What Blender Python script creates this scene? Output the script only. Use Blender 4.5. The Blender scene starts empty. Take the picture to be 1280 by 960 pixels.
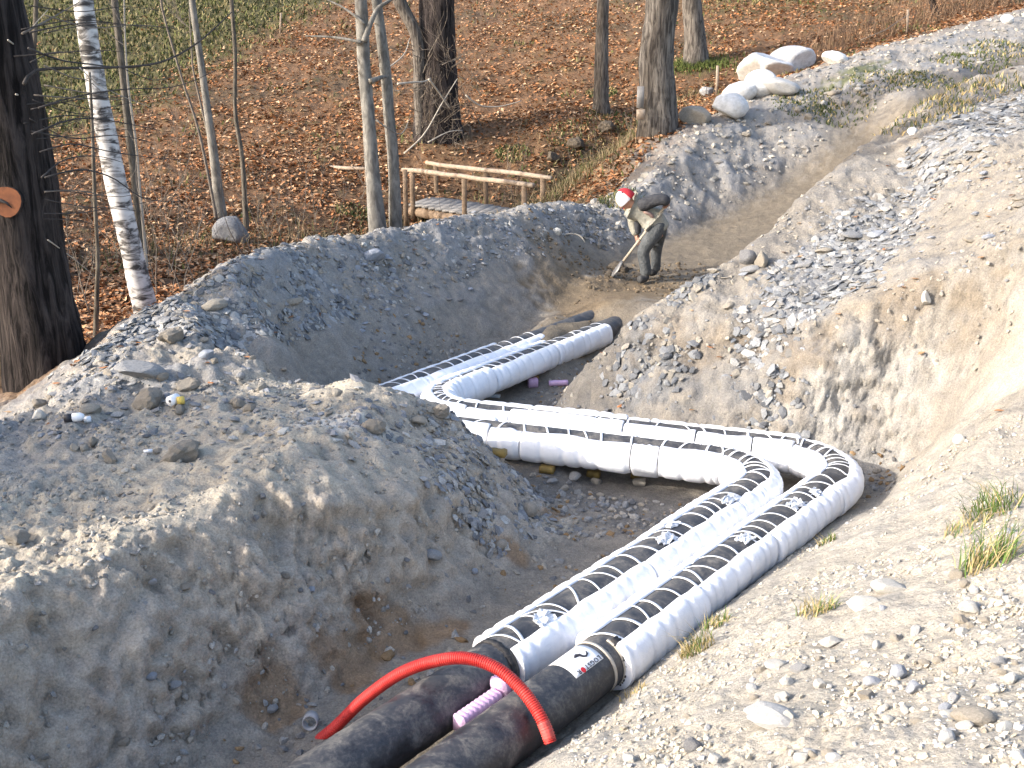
import bpy, math, random
import numpy as np
from mathutils import Vector, Matrix
from mathutils.geometry import delaunay_2d_cdt
rng = np.random.default_rng(7); random.seed(7)
sc = bpy.context.scene
COL = sc.collection

# ------------------------------------------------------------------ camera, sky, sun, exposure
PITCH = math.radians(17.0); CAMZ = 3.15; FPX = 1256.0
cam_data = bpy.data.cameras.new('camera'); cam = bpy.data.objects.new('camera', cam_data); COL.objects.link(cam)
cam_data.sensor_width = 36.0; cam_data.lens = 36.0 * FPX / 1280.0
cam_data.clip_start = 0.05; cam_data.clip_end = 600.0
cam.location = (0, 0, CAMZ); cam.rotation_euler = (math.pi / 2 - PITCH, 0, 0)
sc.camera = cam
SUN_EL = math.radians(25.0); SUN_AZ = math.radians(252.0)      # clockwise from +Y
to_sun = Vector((math.sin(SUN_AZ) * math.cos(SUN_EL), math.cos(SUN_AZ) * math.cos(SUN_EL), math.sin(SUN_EL)))
world = bpy.data.worlds.new('World'); sc.world = world; world.use_nodes = True
wn = world.node_tree.nodes; wl = world.node_tree.links
sky = wn.new('ShaderNodeTexSky'); sky.sky_type = 'NISHITA'; sky.sun_disc = False
sky.dust_density = 3.0; sky.sun_elevation = SUN_EL; sky.sun_rotation = SUN_AZ
wn['Background'].inputs['Strength'].default_value = 0.15
wl.new(sky.outputs['Color'], wn['Background'].inputs['Color'])
sun_data = bpy.data.lights.new('sun', 'SUN'); sun = bpy.data.objects.new('sun', sun_data); COL.objects.link(sun)
sun_data.energy = 2.1; sun_data.angle = math.radians(0.53); sun_data.color = (1.0, 0.95, 0.88)
sun.rotation_euler = to_sun.to_track_quat('Z', 'Y').to_euler()
sc.view_settings.view_transform = 'Standard'; sc.view_settings.look = 'None'
sc.view_settings.exposure = 1.7; sc.view_settings.gamma = 1.0

# ------------------------------------------------------------------ pixel of the photograph -> point in the place
SP, CP = math.sin(PITCH), math.cos(PITCH)
def ray(u, v):
    a = (u - 640) / FPX; b = (480 - v) / FPX
    return np.array([a, CP + b * SP, -SP + b * CP])
def PZ(u, v, z):
    d = ray(u, v); t = (z - CAMZ) / d[2]; p = d * t; return (p[0], p[1], z)
def PY(u, v, y):
    d = ray(u, v); t = y / d[1]; return (d[0] * t, y, CAMZ + d[2] * t)
def proj(p):
    q = np.array(p, float) - [0, 0, CAMZ]; dep = q[1] * CP - q[2] * SP
    return 640 + FPX * q[0] / dep, 480 - FPX * (q[1] * SP + q[2] * CP) / dep, dep

# ------------------------------------------------------------------ noise
_perm = rng.permutation(256).astype(np.int32); _perm = np.concatenate([_perm, _perm, _perm])
_grad = rng.normal(size=(256, 3)).astype(np.float32); _grad /= np.linalg.norm(_grad, axis=1)[:, None]
def perlin(x, y, z):
    x = np.asarray(x, np.float32); y = np.asarray(y, np.float32); z = np.asarray(z, np.float32)
    xi = np.floor(x).astype(np.int32); yi = np.floor(y).astype(np.int32); zi = np.floor(z).astype(np.int32)
    xf = x - xi; yf = y - yi; zf = z - zi
    xi &= 255; yi &= 255; zi &= 255
    u = xf * xf * (3 - 2 * xf); v = yf * yf * (3 - 2 * yf); w = zf * zf * (3 - 2 * zf)
    out = 0
    for dx in (0, 1):
        wx = u if dx else 1 - u
        px = _perm[xi + dx]
        for dy in (0, 1):
            wy = v if dy else 1 - v
            pxy = _perm[px + yi + dy]
            for dz in (0, 1):
                wz = w if dz else 1 - w
                g = _grad[_perm[pxy + zi + dz] & 255]
                out = out + wx * wy * wz * (g[..., 0] * (xf - dx) + g[..., 1] * (yf - dy) + g[..., 2] * (zf - dz))
    return out * 1.5
def worley(x, y, seed=0):
    """distance to nearest jittered cell point, and a random number of that cell"""
    xi = np.floor(x).astype(np.int32); yi = np.floor(y).astype(np.int32)
    best = np.full(x.shape, 9.0, np.float32); rid = np.zeros(x.shape, np.float32)
    tab = np.random.default_rng(100 + seed).random((256, 3)).astype(np.float32)
    for dx in (-1, 0, 1):
        for dy in (-1, 0, 1):
            cx = xi + dx; cy = yi + dy
            h = _perm[_perm[cx & 255] + (cy & 255)] & 255
            px = cx + tab[h, 0]; py = cy + tab[h, 1]
            d = np.hypot(x - px, y - py)
            m = d < best
            best = np.where(m, d, best); rid = np.where(m, tab[h, 2], rid)
    return best, rid
def sstep(a, b, x):
    t = np.clip((x - a) / (b - a), 0, 1); return t * t * (3 - 2 * t)

# ------------------------------------------------------------------ object helpers
def tag(o, label=None, cat=None, group=None, kind=None):
    if label: o['label'] = label
    if cat: o['category'] = cat
    if group: o['group'] = group
    if kind: o['kind'] = kind
    return o
def empty(name, loc, label=None, cat=None, group=None):
    o = bpy.data.objects.new(name, None); COL.objects.link(o); o.location = loc; o.empty_display_size = 0.1
    return tag(o, label, cat, group)
def mesh_np(name, V, F, mat=None, smooth=True, cols=None):
    """V (n,3); F (m,k) of one face size"""
    me = bpy.data.meshes.new(name); V = np.asarray(V, np.float32); F = np.asarray(F, np.int32)
    k = F.shape[1]
    me.vertices.add(len(V)); me.vertices.foreach_set('co', V.ravel())
    me.loops.add(F.size); me.loops.foreach_set('vertex_index', F.ravel())
    me.polygons.add(len(F)); me.polygons.foreach_set('loop_start', np.arange(0, F.size, k, dtype=np.int32))
    me.polygons.foreach_set('use_smooth', np.full(len(F), smooth))
    if cols is not None:
        a = me.attributes.new('col', 'FLOAT_COLOR', 'POINT')
        c4 = np.ones((len(V), 4), np.float32); c4[:, :3] = cols
        a.data.foreach_set('color', c4.ravel())
    me.update(calc_edges=True)
    if mat: me.materials.append(mat)
    return me
def link(name, me, parent=None, loc=None):
    o = bpy.data.objects.new(name, me); COL.objects.link(o)
    if parent: o.parent = parent
    if loc is not None: o.location = loc
    return o
class MB:
    """collects shapes given in world coordinates; build() makes ONE mesh object relative to its thing's base"""
    def __init__(s): s.v = []; s.f = []
    def add(s, vs, fs):
        n = len(s.v); s.v += [tuple(map(float, p)) for p in vs]; s.f += [tuple(i + n for i in f) for f in fs]; return s
    def tube(s, path, radii, n=8, cap=True, jitter=0.0, seed=0):
        path = [Vector(p) for p in path]
        if not hasattr(radii, '__len__'): radii = [radii] * len(path)
        R = random.Random(seed); vs = []; fs = []
        ref = None
        for i, p in enumerate(path):
            t = (path[min(i + 1, len(path) - 1)] - path[max(i - 1, 0)]).normalized()
            if ref is None:
                ref = Vector((0, 1, 0)) if abs(t.y) < .8 else Vector((1, 0, 0))
            a = (ref - t * ref.dot(t)).normalized(); b = t.cross(a); ref = a
            for k in range(n):
                th = 2 * math.pi * k / n; r = radii[i] * (1 + jitter * (R.random() - .5))
                vs.append(p + a * (math.cos(th) * r) + b * (math.sin(th) * r))
        for i in range(len(path) - 1):
            for k in range(n):
                k2 = (k + 1) % n
                fs.append((i * n + k, i * n + k2, (i + 1) * n + k2, (i + 1) * n + k))
        if cap:
            fs.append(tuple(reversed(range(n)))); fs.append(tuple((len(path) - 1) * n + k for k in range(n)))
        return s.add(vs, fs)
    def beam(s, a, b, w, h, up=(0, 0, 1), wob=0.0):
        a = Vector(a); b = Vector(b); t = (b - a).normalized(); u = Vector(up); u = (u - t * u.dot(t)).normalized(); r = t.cross(u)
        bv = min(w, h) * .14
        sec = [(-w / 2 + bv, -h / 2), (w / 2 - bv, -h / 2), (w / 2, -h / 2 + bv), (w / 2, h / 2 - bv), (w / 2 - bv, h / 2), (-w / 2 + bv, h / 2), (-w / 2, h / 2 - bv), (-w / 2, -h / 2 + bv)]
        m = 4 if wob else 2; vs = []; fs = []
        for i in range(m):
            p = a.lerp(b, i / (m - 1)); o = (random.uniform(-wob, wob), random.uniform(-wob, wob)) if wob else (0, 0)
            for x, y in sec: vs.append(p + r * (x + o[0]) + u * (y + o[1]))
        for i in range(m - 1):
            for k in range(8): fs.append((i * 8 + k, i * 8 + (k + 1) % 8, i * 8 + 8 + (k + 1) % 8, i * 8 + 8 + k))
        fs.append(tuple(reversed(range(8)))); fs.append(tuple((m - 1) * 8 + k for k in range(8)))
        return s.add(vs, fs)
    def build(s, name, mat, parent=None, smooth=True, loc=None, world_origin=None):
        base = Vector(parent_world(parent)) if parent else Vector(loc or (0, 0, 0))
        me = bpy.data.meshes.new(name)
        me.from_pydata([tuple(Vector(p) - base) for p in s.v], [], s.f)
        if smooth: me.polygons.foreach_set('use_smooth', [True] * len(me.polygons))
        me.update()
        if mat: me.materials.append(mat)
        return link(name, me, parent, None if parent else base)
def parent_world(o):
    p = Vector((0, 0, 0))
    while o: p += Vector(o.location); o = o.parent
    return p

# ------------------------------------------------------------------ materials
def new_mat(name):
    m = bpy.data.materials.new(name); m.use_nodes = True
    nt = m.node_tree; return m, nt.nodes, nt.links, nt.nodes['Principled BSDF']
def noise_node(N, L, scale, detail=6, rough=.6, co=None, dist=0.0):
    n = N.new('ShaderNodeTexNoise'); n.inputs['Scale'].default_value = scale; n.inputs['Detail'].default_value = detail
    n.inputs['Roughness'].default_value = rough; n.inputs['Distortion'].default_value = dist
    if co is not None: L.new(co, n.inputs['Vector'])
    return n
def ramp_node(N, L, fac, stops):
    r = N.new('ShaderNodeValToRGB'); e = r.color_ramp.elements
    while len(e) < len(stops): e.new(.5)
    for el, (p, c) in zip(e, stops):
        el.position = p; el.color = (c if len(c) == 4 else (*c, 1)) if hasattr(c, '__len__') else (c, c, c, 1)
    L.new(fac, r.inputs['Fac']); return r
def mixc(N, L, kind, fac, a, b):
    m = N.new('ShaderNodeMix'); m.data_type = 'RGBA'; m.blend_type = kind
    for sock, val in ((m.inputs[0], fac), (m.inputs[6], a), (m.inputs[7], b)):
        if hasattr(val, 'is_linked') or isinstance(val, bpy.types.NodeSocket): L.new(val, sock)
        elif hasattr(val, '__len__'): sock.default_value = (*val[:3], 1)
        else: sock.default_value = val
    return m.outputs[2]
def bump_chain(N, L, bsdf, items):
    prev = None
    for h, strength, dist in items:
        b = N.new('ShaderNodeBump'); b.inputs['Strength'].default_value = strength; b.inputs['Distance'].default_value = dist
        L.new(h, b.inputs['Height'])
        if prev is not None: L.new(prev, b.inputs['Normal'])
        prev = b.outputs['Normal']
    L.new(prev, bsdf.inputs['Normal'])
def solid(name, c1, c2, scale=8, rough=.7, bump=.3, bscale=40, bdist=.01, detail=6, metal=0, spec=.3, lo=.35, hi=.65):
    m, N, L, B = new_mat(name); tc = N.new('ShaderNodeTexCoord').outputs['Object']
    n = noise_node(N, L, scale, detail, .65, tc)
    r = ramp_node(N, L, n.outputs['Fac'], [(lo, c1), (hi, c2)]); L.new(r.outputs['Color'], B.inputs['Base Color'])
    B.inputs['Roughness'].default_value = rough; B.inputs['Metallic'].default_value = metal; B.inputs['Specular IOR Level'].default_value = spec
    if bump:
        n2 = noise_node(N, L, bscale, 8, .65, tc); bump_chain(N, L, B, [(n2.outputs['Fac'], bump, bdist)])
    return m
def earth_mat(name, fine=90.0, bump=.9, spec=.15, attr='col', dist=.02):
    """colour from the 'col' attribute broken up by grain; fine relief from noise"""
    m, N, L, B = new_mat(name); geo = N.new('ShaderNodeNewGeometry').outputs['Position']
    at = N.new('ShaderNodeAttribute'); at.attribute_name = attr
    n1 = noise_node(N, L, fine, 5, .7, geo); n2 = noise_node(N, L, fine / 9, 6, .65, geo)
    r1 = ramp_node(N, L, n1.outputs['Fac'], [(.28, .62), (.5, 1.0), (.72, 1.35)])
    r2 = ramp_node(N, L, n2.outputs['Fac'], [(.3, (.80, .80, .82)), (.7, (1.15, 1.13, 1.08))])
    c = mixc(N, L, 'MULTIPLY', 1.0, at.outputs['Color'], r1.outputs['Color'])
    c = mixc(N, L, 'MULTIPLY', 1.0, c, r2.outputs['Color'])
    L.new(c, B.inputs['Base Color']); B.inputs['Roughness'].default_value = .95; B.inputs['Specular IOR Level'].default_value = spec
    vo = N.new('ShaderNodeTexVoronoi'); vo.inputs['Scale'].default_value = fine * .45; L.new(geo, vo.inputs['Vector'])
    inv = N.new('ShaderNodeMath'); inv.operation = 'SUBTRACT'; inv.inputs[0].default_value = 1.0; L.new(vo.outputs['Distance'], inv.inputs[1])
    bump_chain(N, L, B, [(n2.outputs['Fac'], bump * .6, dist * 2.5), (inv.outputs[0], bump * .45, dist * .6), (n1.outputs['Fac'], bump * .8, dist * .6)])
    return m

# ------------------------------------------------------------------ pipe routes (axis height .25)
PIPE_Z = .25; GAP = .40
def unit(v): v = np.array(v, float); return v / np.linalg.norm(v)
B_PTS = [np.array(p, float) for p in [(-1.65, 2.0), (2.78, 7.36), (-.94, 8.64), (1.72, 12.5)]]
def offset_poly(pts, d):
    out = []; n = len(pts)
    nr = [np.array([-(pts[i + 1] - pts[i])[1], (pts[i + 1] - pts[i])[0]]) / np.linalg.norm(pts[i + 1] - pts[i]) for i in range(n - 1)]
    for i in range(n):
        if i == 0: out.append(pts[0] + nr[0] * d)
        elif i == n - 1: out.append(pts[-1] + nr[-1] * d)
        else:
            a = nr[i - 1]; b = nr[i]; out.append(pts[i] + (a + b) * d / (1 + a.dot(b)))
    return out
A_PTS = offset_poly(B_PTS, GAP)
def route(pts, rad=.42, step=.02):
    """filleted polyline resampled by arc length -> (n,2), s"""
    P = [pts[0]]
    for i in range(1, len(pts) - 1):
        d1 = unit(pts[i] - pts[i - 1]); d2 = unit(pts[i + 1] - pts[i]); ang = math.acos(np.clip(d1.dot(d2), -1, 1))
        tl = rad * math.tan(ang / 2); a = pts[i] - d1 * tl
        side = np.sign(d1[0] * d2[1] - d1[1] * d2[0]); nrm = np.array([-d1[1], d1[0]]) * side; c = a + nrm * rad
        for k in range(25):
            th = ang * k / 24 * side; v = a - c
            P.append(c + np.array([v[0] * math.cos(th) - v[1] * math.sin(th), v[0] * math.sin(th) + v[1] * math.cos(th)]))
    P.append(pts[-1]); P = np.array(P)
    seg = np.r_[0, np.cumsum(np.linalg.norm(np.diff(P, axis=0), axis=1))]
    s = np.arange(0, seg[-1], step)
    return np.c_[np.interp(s, seg, P[:, 0]), np.interp(s, seg, P[:, 1])], s
RA, SA = route(A_PTS, .40); RB, SB = route(B_PTS, .46)
def s_at(R, S, xy): return float(S[np.argmin(np.linalg.norm(R - np.array(xy)[:2], axis=1))])

# ------------------------------------------------------------------ terrain: surveyed break points -> TIN -> fine grid
CP_PTS = []      # (x, y, z, class)
CON = []
def line(cls, pts, con=True):
    i0 = len(CP_PTS)
    for p in pts: CP_PTS.append((p[0], p[1], p[2], cls))
    if con:
        for k in range(len(pts) - 1): CON.append((i0 + k, i0 + k + 1))
def W(*a): return a
G, BK, FL, MD, SP_, HL, SD = range(7)    # gravel slope, cut bank, trench floor, earth mound, spoil bank, hillside, sand
# foreground slope: contact beside pipe B
dB = unit(B_PTS[1] - B_PTS[0]); nB = np.array([dB[1], -dB[0]])
def besideB(s, off, z): p = B_PTS[0] + dB * s + nB * off; return (p[0], p[1], z)
line(G, [besideB(s, .175, z) for s, z in ((.2, .30), (1.2, .28), (2.1, .27), (2.6, .16), (3.0, .14), (3.6, .19), (4.3, .22), (5.0, .2), (5.7, .17), (6.2, .14))])
line(G, [besideB(s, .40, z) for s, z in ((.2, .60), (1.2, .52), (2.1, .47), (2.6, .38), (3.0, .36), (3.6, .38), (4.3, .36), (5.0, .34), (5.7, .30), (6.35, .22))])
line(FL, [besideB(s, -.15, .05) for s in (.2, 1.2, 2.2, 3.2, 4.2, 5.2, 6.2)])
line(FL, [besideB(s, -.80, .0) for s in (.2, 1.2, 2.2, 3.2, 4.2, 5.2)])
line(G, [PZ(760, 960, .72), PZ(1000, 960, 1.15), PZ(1280, 960, 1.42)])
line(G, [PZ(1000, 800, .76), PZ(1280, 800, 1.22)])
line(G, [PZ(1100, 700, .72), PZ(1280, 700, 1.15)])
line(G, [PZ(1180, 610, .68), PZ(1280, 600, 1.02)])
line(G, [PZ(1125, 592, .16), PZ(1160, 565, .42), PZ(1200, 540, .62), PZ(1240, 515, .80), PZ(1285, 488, 1.0), W(4.6, 6.2, 1.3), W(7, 5.5, 1.6)])
line(G, [W(.9, 1.6, 1.42), W(2.2, 1.6, 1.55), W(4, 3, 1.6), W(8, 3.5, 1.7)], False)
line(G, [W(-.2, 2.2, .8), W(-.6, .8, 1.25), W(.6, 0, 1.55), W(3, -1, 1.6), W(-2, -1.5, 1.4), W(-3, -3.2, 1.5), W(0, -3.2, 1.5), W(5, -3.2, 1.6), W(14, -3.2, 1.8), W(-12, -3.2, 1.2), W(12, 6, 2.4)], False)
# wall of the cut bank: base, shoulder, crest
line(FL, [W(.46, 9.62, 0), W(.80, 8.95, 0), W(1.35, 8.42, 0), W(2.2, 7.98, .0), W(3.02, 7.72, .05), PZ(1150, 588, .10)])
line(BK, [W(.60, 9.62, .20), W(.98, 9.06, .32), W(1.48, 8.56, .40), W(2.28, 8.10, .42), W(3.08, 7.84, .40), PZ(1215, 505, .84), PZ(1290, 468, 1.14)])
line(BK, [PZ(722, 468, .30), PZ(747, 437, .58), PZ(787, 400, .93), PZ(822, 370, 1.15), PZ(870, 345, 1.32), PZ(932, 308, 1.55), PZ(962, 284, 1.7), PY(1000, 243, 10.5), PY(1056, 196, 11.2), PY(1112, 155, 11.9), PY(1160, 122, 12.7), PY(1212, 96, 13.4), PY(1290, 74, 14.4), W(11, 17.0, 4.7)])
line(BK, [PZ(830, 440, .72), PZ(900, 405, 1.0), PZ(1000, 395, 1.15), PZ(1100, 370, 1.4), PZ(1200, 330, 1.7), PZ(1290, 297, 1.97), W(5.5, 6.8, 2.2), W(9, 6.5, 2.4)])
line(BK, [PZ(1280, 200, 2.42), PZ(1140, 270, 1.85), W(8, 9, 2.9), W(12, 10, 3.4)], False)
line(BK, [W(1.75, 10.2, .75), W(2.7, 11.6, .8), W(4.2, 13.4, 1.1), W(6.2, 15.8, 1.7), W(9.5, 18.8, 2.9), W(14, 22.5, 4.2)])
# far trench floor: right edge, left toe
line(SD, [W(2.5, 12.6, .45), W(2.9, 13.7, .45), W(4.2, 15.9, .72), W(6.2, 18.4, 1.25), W(7.5, 19.6, 1.75), W(9.3, 20.9, 2.4), W(12.6, 23.5, 3.35), W(16, 26.5, 4.2)])
line(SD, [W(1.0, 13.5, .50), W(1.35, 14.6, .52), W(2.3, 15.9, .62), PZ(890, 274, .8), PZ(994, 220, 1.35), PZ(1036, 188, 1.78), PZ(1078, 162, 2.12), PZ(1138, 127, 2.68), PY(1280, 70, 24.5), W(15.4, 28, 4.3)])
_T = [W(2.3, 15.9, .62), PZ(890, 274, .8), PZ(994, 220, 1.35), PZ(1036, 188, 1.78), PZ(1138, 127, 2.68), PY(1280, 70, 24.5)]; _C = [PY(800, 232, 17.2), PY(840, 197, 18.3), PY(930, 138, 21.5), PY(990, 96, 23.3), PY(1100, 62, 25.4), PY(1285, 12, 29)]
line(SP_, [tuple(np.array(a) * .82 + np.array(b) * .18 + np.array([0, 0, .06])) for a, b in zip(_T, _C)])
# left far spoil bank crest, and its hidden back
line(SP_, [PZ(765, 268, 1.07), PY(800, 232, 17.2), PY(840, 197, 18.3), PY(885, 165, 19.9), PY(930, 138, 21.5), PY(990, 96, 23.3), PY(1050, 77, 24.4), PY(1100, 62, 25.4), PY(1190, 38, 27), PY(1285, 12, 29), W(17.5, 32, 5.5)])
line(HL, [W(1.3, 18.6, .95), W(2.0, 19.6, 1.75), PY(822, 158, 20.5), W(3.6, 22.3, 2.2), W(4.8, 24.3, 2.65), W(7.2, 26.2, 3.3), W(10, 28.5, 4.0), W(15, 32.5, 5.0)])
# left spoil bank: crest, inner toe, outer toe
line(SP_, [PZ(150, 415, 1.1), PZ(175, 398, 1.15), PZ(230, 366, 1.3), PZ(290, 328, 1.5), PZ(330, 313, 1.5), PZ(400, 296, 1.45), PZ(470, 288, 1.4), PZ(520, 278, 1.4), PZ(600, 266, 1.4), PZ(650, 256, 1.4), PZ(700, 249, 1.35), PZ(735, 254, 1.2)])
line(FL, [W(-1.55, 8.95, 0), W(-1.25, 9.6, 0), W(-.72, 10.4, 0), W(.02, 11.6, .12), W(.5, 12.5, .32), W(.85, 13.2, .5)])
line(SP_, [PZ(760, 300, .78), PZ(735, 340, .62)], False)
line(HL, [W(-4.3, 8.5, .55), W(-4.4, 10.5, .42), W(-4.1, 12.6, .3), W(-3.1, 14.5, .2), W(-1.6, 16.2, .15), W(.2, 17.8, .35), W(1.2, 18.4, .8)])
# plateau between spoil bank and near mound
line(SP_, [PZ(250, 440, 1.05), PZ(110, 452, 1.0), PZ(50, 500, .86), PZ(0, 535, .80), PZ(100, 525, .95), PZ(200, 480, 1.0), PZ(300, 425, 1.18), PZ(0, 575, .86)], False)
line(MD, [PZ(345, 474, .92), PZ(430, 478, .95), PZ(500, 487, .88), PZ(560, 507, .75), PZ(600, 550, .50), PZ(645, 605, .22), PZ(690, 655, .02)])
line(FL, [W(-1.75, 8.2, .45), W(-1.3, 8.3, .1), W(-.6, 7.85, .05), W(-.1, 7.6, .0), W(.3, 7.3, -.02), W(.62, 6.7, -.02)])
line(MD, [PZ(0, 752, .95), PZ(100, 706, .95), PZ(200, 656, .98), PZ(300, 606, 1.0), PZ(370, 556, 1.0), PZ(450, 512, .95)])
line(MD, [PZ(100, 622, .84), PZ(220, 560, .9), PZ(0, 660, .88), PZ(320, 520, .93)], False)
line(FL, [PZ(680, 690, 0), PZ(640, 722, 0), PZ(590, 760, 0), PZ(510, 806, 0), PZ(420, 858, 0), PZ(320, 912, 0), PZ(245, 962, 0), W(-1.9, 3.3, 0), W(-2.6, 2.4, 0)])
line(MD, [PZ(640, 675, .14), PZ(560, 728, .15), PZ(450, 800, .12), PZ(340, 868, .10), PZ(235, 935, .10), W(-2.05, 3.35, .15), W(-2.8, 2.5, .3)])
line(MD, [PZ(450, 625, .80), PZ(300, 700, .76), PZ(560, 600, .6), PZ(150, 790, .66), PZ(50, 880, .5)], False)
line(MD, [W(-2.7, 3.0, .95), W(-3.6, 2.2, 1.1), W(-4.5, 4.5, .9), W(-6, 3, 1.0), W(-9, 5, .8)], False)
# floors
line(FL, [W(.62, 7.35, -.04), W(1.25, 6.9, -.03), W(.95, 6.3, 0), W(.35, 5.8, 0), W(.1, 9.2, -.03), W(.75, 8.5, -.03), W(-.5, 8.45, 0), W(1.9, 7.5, 0), W(2.9, 7.3, .06), W(-2.5, 1.2, .1), W(-1.6, 1.6, .05)], False)
line(FL, [W(.55, 10.0, .0), W(1.1, 10.6, .03), W(1.45, 11.2, .12)])
line(SD, [W(1.6, 12.9, .5), W(1.85, 13.66, .46), W(1.5, 13.25, .36), W(2.3, 13.2, .48), W(1.2, 13.0, .45)], False)
def on_leg3(R, S, back, off, z):
    i = int(np.argmin(np.abs(S - (S[-1] - back)))); t = unit(R[i] - R[i - 5]); return (R[i][0] + t[1] * off, R[i][1] - t[0] * off, z)
def leg3_s(R, S, u):
    k0 = int(len(S) * .6); ks = range(k0, len(S)); return S[min(ks, key=lambda k: abs(proj((R[k][0], R[k][1], PIPE_Z + .14))[0] - u))]
def on_px(R, S, u, off, z): return on_leg3(R, S, S[-1] - leg3_s(R, S, u), off, z)
line(SD, [on_px(RA, SA, u, .0, z) for u, z in ((655, .28), (674, .385), (690, .40), (706, .40), (716, .30), (735, .30), (748, .50))], False)
line(SD, [on_px(RB, SB, u, -.17, z) for u, z in ((675, .2), (695, .35), (715, .38), (735, .39), (752, .41), (778, .52))], False)
line(SD, [on_px(RB, SB, u, .04, z) for u, z in ((680, .1), (720, .1), (748, .16), (760, .24), (770, .38), (782, .54))], False)
line(FL, [on_px(RB, SB, u, .34, z) for u, z in ((680, .02), (715, .06), (745, .12), (768, .28), (785, .52))], False)
for off in (-.12, .12): line(SD, [on_px(RA, SA, u, off, .385) for u in (680, 692, 704)], False)
line(SP_, [W(-4.0, 7.2, .55), W(-5.4, 7.5, .4)], False)
# hillside and stream valley
def hill(x, y): return 1.15 + .235 * (y - 24) + .075 * x * sstep(-2, 6, x) + .02 * x
line(HL, [W(-14, 9, .5), W(-7, 10, .45), W(-9, 15, .35), W(-7, 18, .3), W(-5.6, 19.2, .25), W(-3.2, 18.5, .15), W(-2.2, 19.2, .1), W(-4, 22, .5), W(-8, 22, .8), W(-14, 20, .9)], False)
line(HL, [W(-2.6, 20.2, -.15), W(-1.2, 21.6, -.3), W(.1, 22.6, -.22), W(1.3, 24, .25), W(2.4, 25.8, .9), W(3.8, 28, 2.0)])
line(HL, [W(-2.9, 22.6, .38), W(-1.4, 23.8, .45), W(-.2, 24.9, .85), W(1.0, 25.9, 1.45), W(2.2, 27.2, 2.2)])
line(HL, [W(-.4, 19.6, .35), W(.6, 20.6, .6), W(1.2, 21.6, 1.0), W(2.3, 23.2, 1.6), W(3.4, 25, 2.2), W(4.6, 27.2, 2.75)])
for y in (27.5, 31, 36, 44, 56, 80, 130):
    line(HL, [W(x, y, hill(x, y)) for x in np.linspace(-1, 1, 9) * (4 + y * .95)], False)
line(HL, [W(-25, 24, 1.6), W(-12, 25, 1.4), W(-5, 25, 1.25), W(20, 24, 4.6), W(24, 30, 5.2), W(14, 18, 3.8), W(-16, -3.2, .9), W(-22, 12, .9)], False)

def tin():
    P = np.array([p[:3] for p in CP_PTS]); cls = np.array([p[3] for p in CP_PTS])
    r = delaunay_2d_cdt([Vector(p[:2]) for p in P], CON, [], 0, 1e-5)
    vo, _, faces, ov = r[0], r[1], r[2], r[3]
    n = len(vo); Z = np.zeros(n); Cw = np.zeros((n, 7)); XY = np.array([tuple(v) for v in vo])
    for i in range(n):
        src = ov[i]
        if src: Z[i] = P[src[0], 2]; Cw[i, cls[src[0]]] = 1
        else:      # a point where two break lines cross: mean of its nearest points
            d = np.linalg.norm(P[:, :2] - XY[i], axis=1); k = np.argsort(d)[:2]; w = 1 / (d[k] + 1e-6); w /= w.sum()
            Z[i] = (P[k, 2] * w).sum(); Cw[i, cls[k[0]]] = 1
    return XY, Z, Cw, faces
rows = [np.linspace(-3, 1.2, 26)[:-1], np.arange(1.2, 7.5, .0150)]
y = 7.5; seg = []
while y < 130:
    seg.append(y); y += .0150 * (y / 7.5) ** 2.15 if y < 40 else .8
YR = np.concatenate([rows[0], rows[1], np.array(seg), [130.0]]).astype(np.float64)
NC = 700
def half_w(y): return 2.6 + .70 * np.maximum(y, 0)
S_ = np.linspace(-1, 1, NC); S_ = np.sign(S_) * (.8 * np.abs(S_) + .2 * np.abs(S_) ** 3)
XX = half_w(YR)[:, None] * S_[None, :]; YY = np.repeat(YR[:, None], NC, 1)
NR = len(YR)
XYt, Zt, Ct, Ft = tin()
ZZ = np.zeros((NR, NC)); CC = np.zeros((NR, NC, 7), np.float32)
for f in Ft:
    a, b, c = XYt[f[0]], XYt[f[1]], XYt[f[2]]
    ylo, yhi = min(a[1], b[1], c[1]), max(a[1], b[1], c[1])
    r0, r1 = np.searchsorted(YR, ylo - 1e-6), np.searchsorted(YR, yhi + 1e-6)
    if r1 <= r0: continue
    xs = XX[r0:r1]; ys = YY[r0:r1]
    xlo, xhi = min(a[0], b[0], c[0]), max(a[0], b[0], c[0])
    m = (xs >= xlo) & (xs <= xhi)
    cols_any = np.where(m.any(0))[0]
    if not len(cols_any): continue
    c0, c1 = cols_any[0], cols_any[-1] + 1
    xs = xs[:, c0:c1]; ys = ys[:, c0:c1]
    det = (b[1] - c[1]) * (a[0] - c[0]) + (c[0] - b[0]) * (a[1] - c[1])
    if abs(det) < 1e-12: continue
    l0 = ((b[1] - c[1]) * (xs - c[0]) + (c[0] - b[0]) * (ys - c[1])) / det
    l1 = ((c[1] - a[1]) * (xs - c[0]) + (a[0] - c[0]) * (ys - c[1])) / det
    l2 = 1 - l0 - l1
    m = (l0 >= -1e-6) & (l1 >= -1e-6) & (l2 >= -1e-6)
    if not m.any(): continue
    ZZ[r0:r1, c0:c1][m] = (l0 * Zt[f[0]] + l1 * Zt[f[1]] + l2 * Zt[f[2]])[m]
    CC[r0:r1, c0:c1][m] = (l0[..., None] * Ct[f[0]] + l1[..., None] * Ct[f[1]] + l2[..., None] * Ct[f[2]])[m]
def box(A, n):
    for ax in (0, 1):
        pad = [(0, 0)] * A.ndim; pad[ax] = (n + 1, n)
        c = np.cumsum(np.pad(A, pad, mode='edge'), axis=ax)
        k = 2 * n + 1
        A = (np.take(c, np.arange(k, c.shape[ax]), axis=ax) - np.take(c, np.arange(0, c.shape[ax] - k), axis=ax)) / k
    return A
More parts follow.
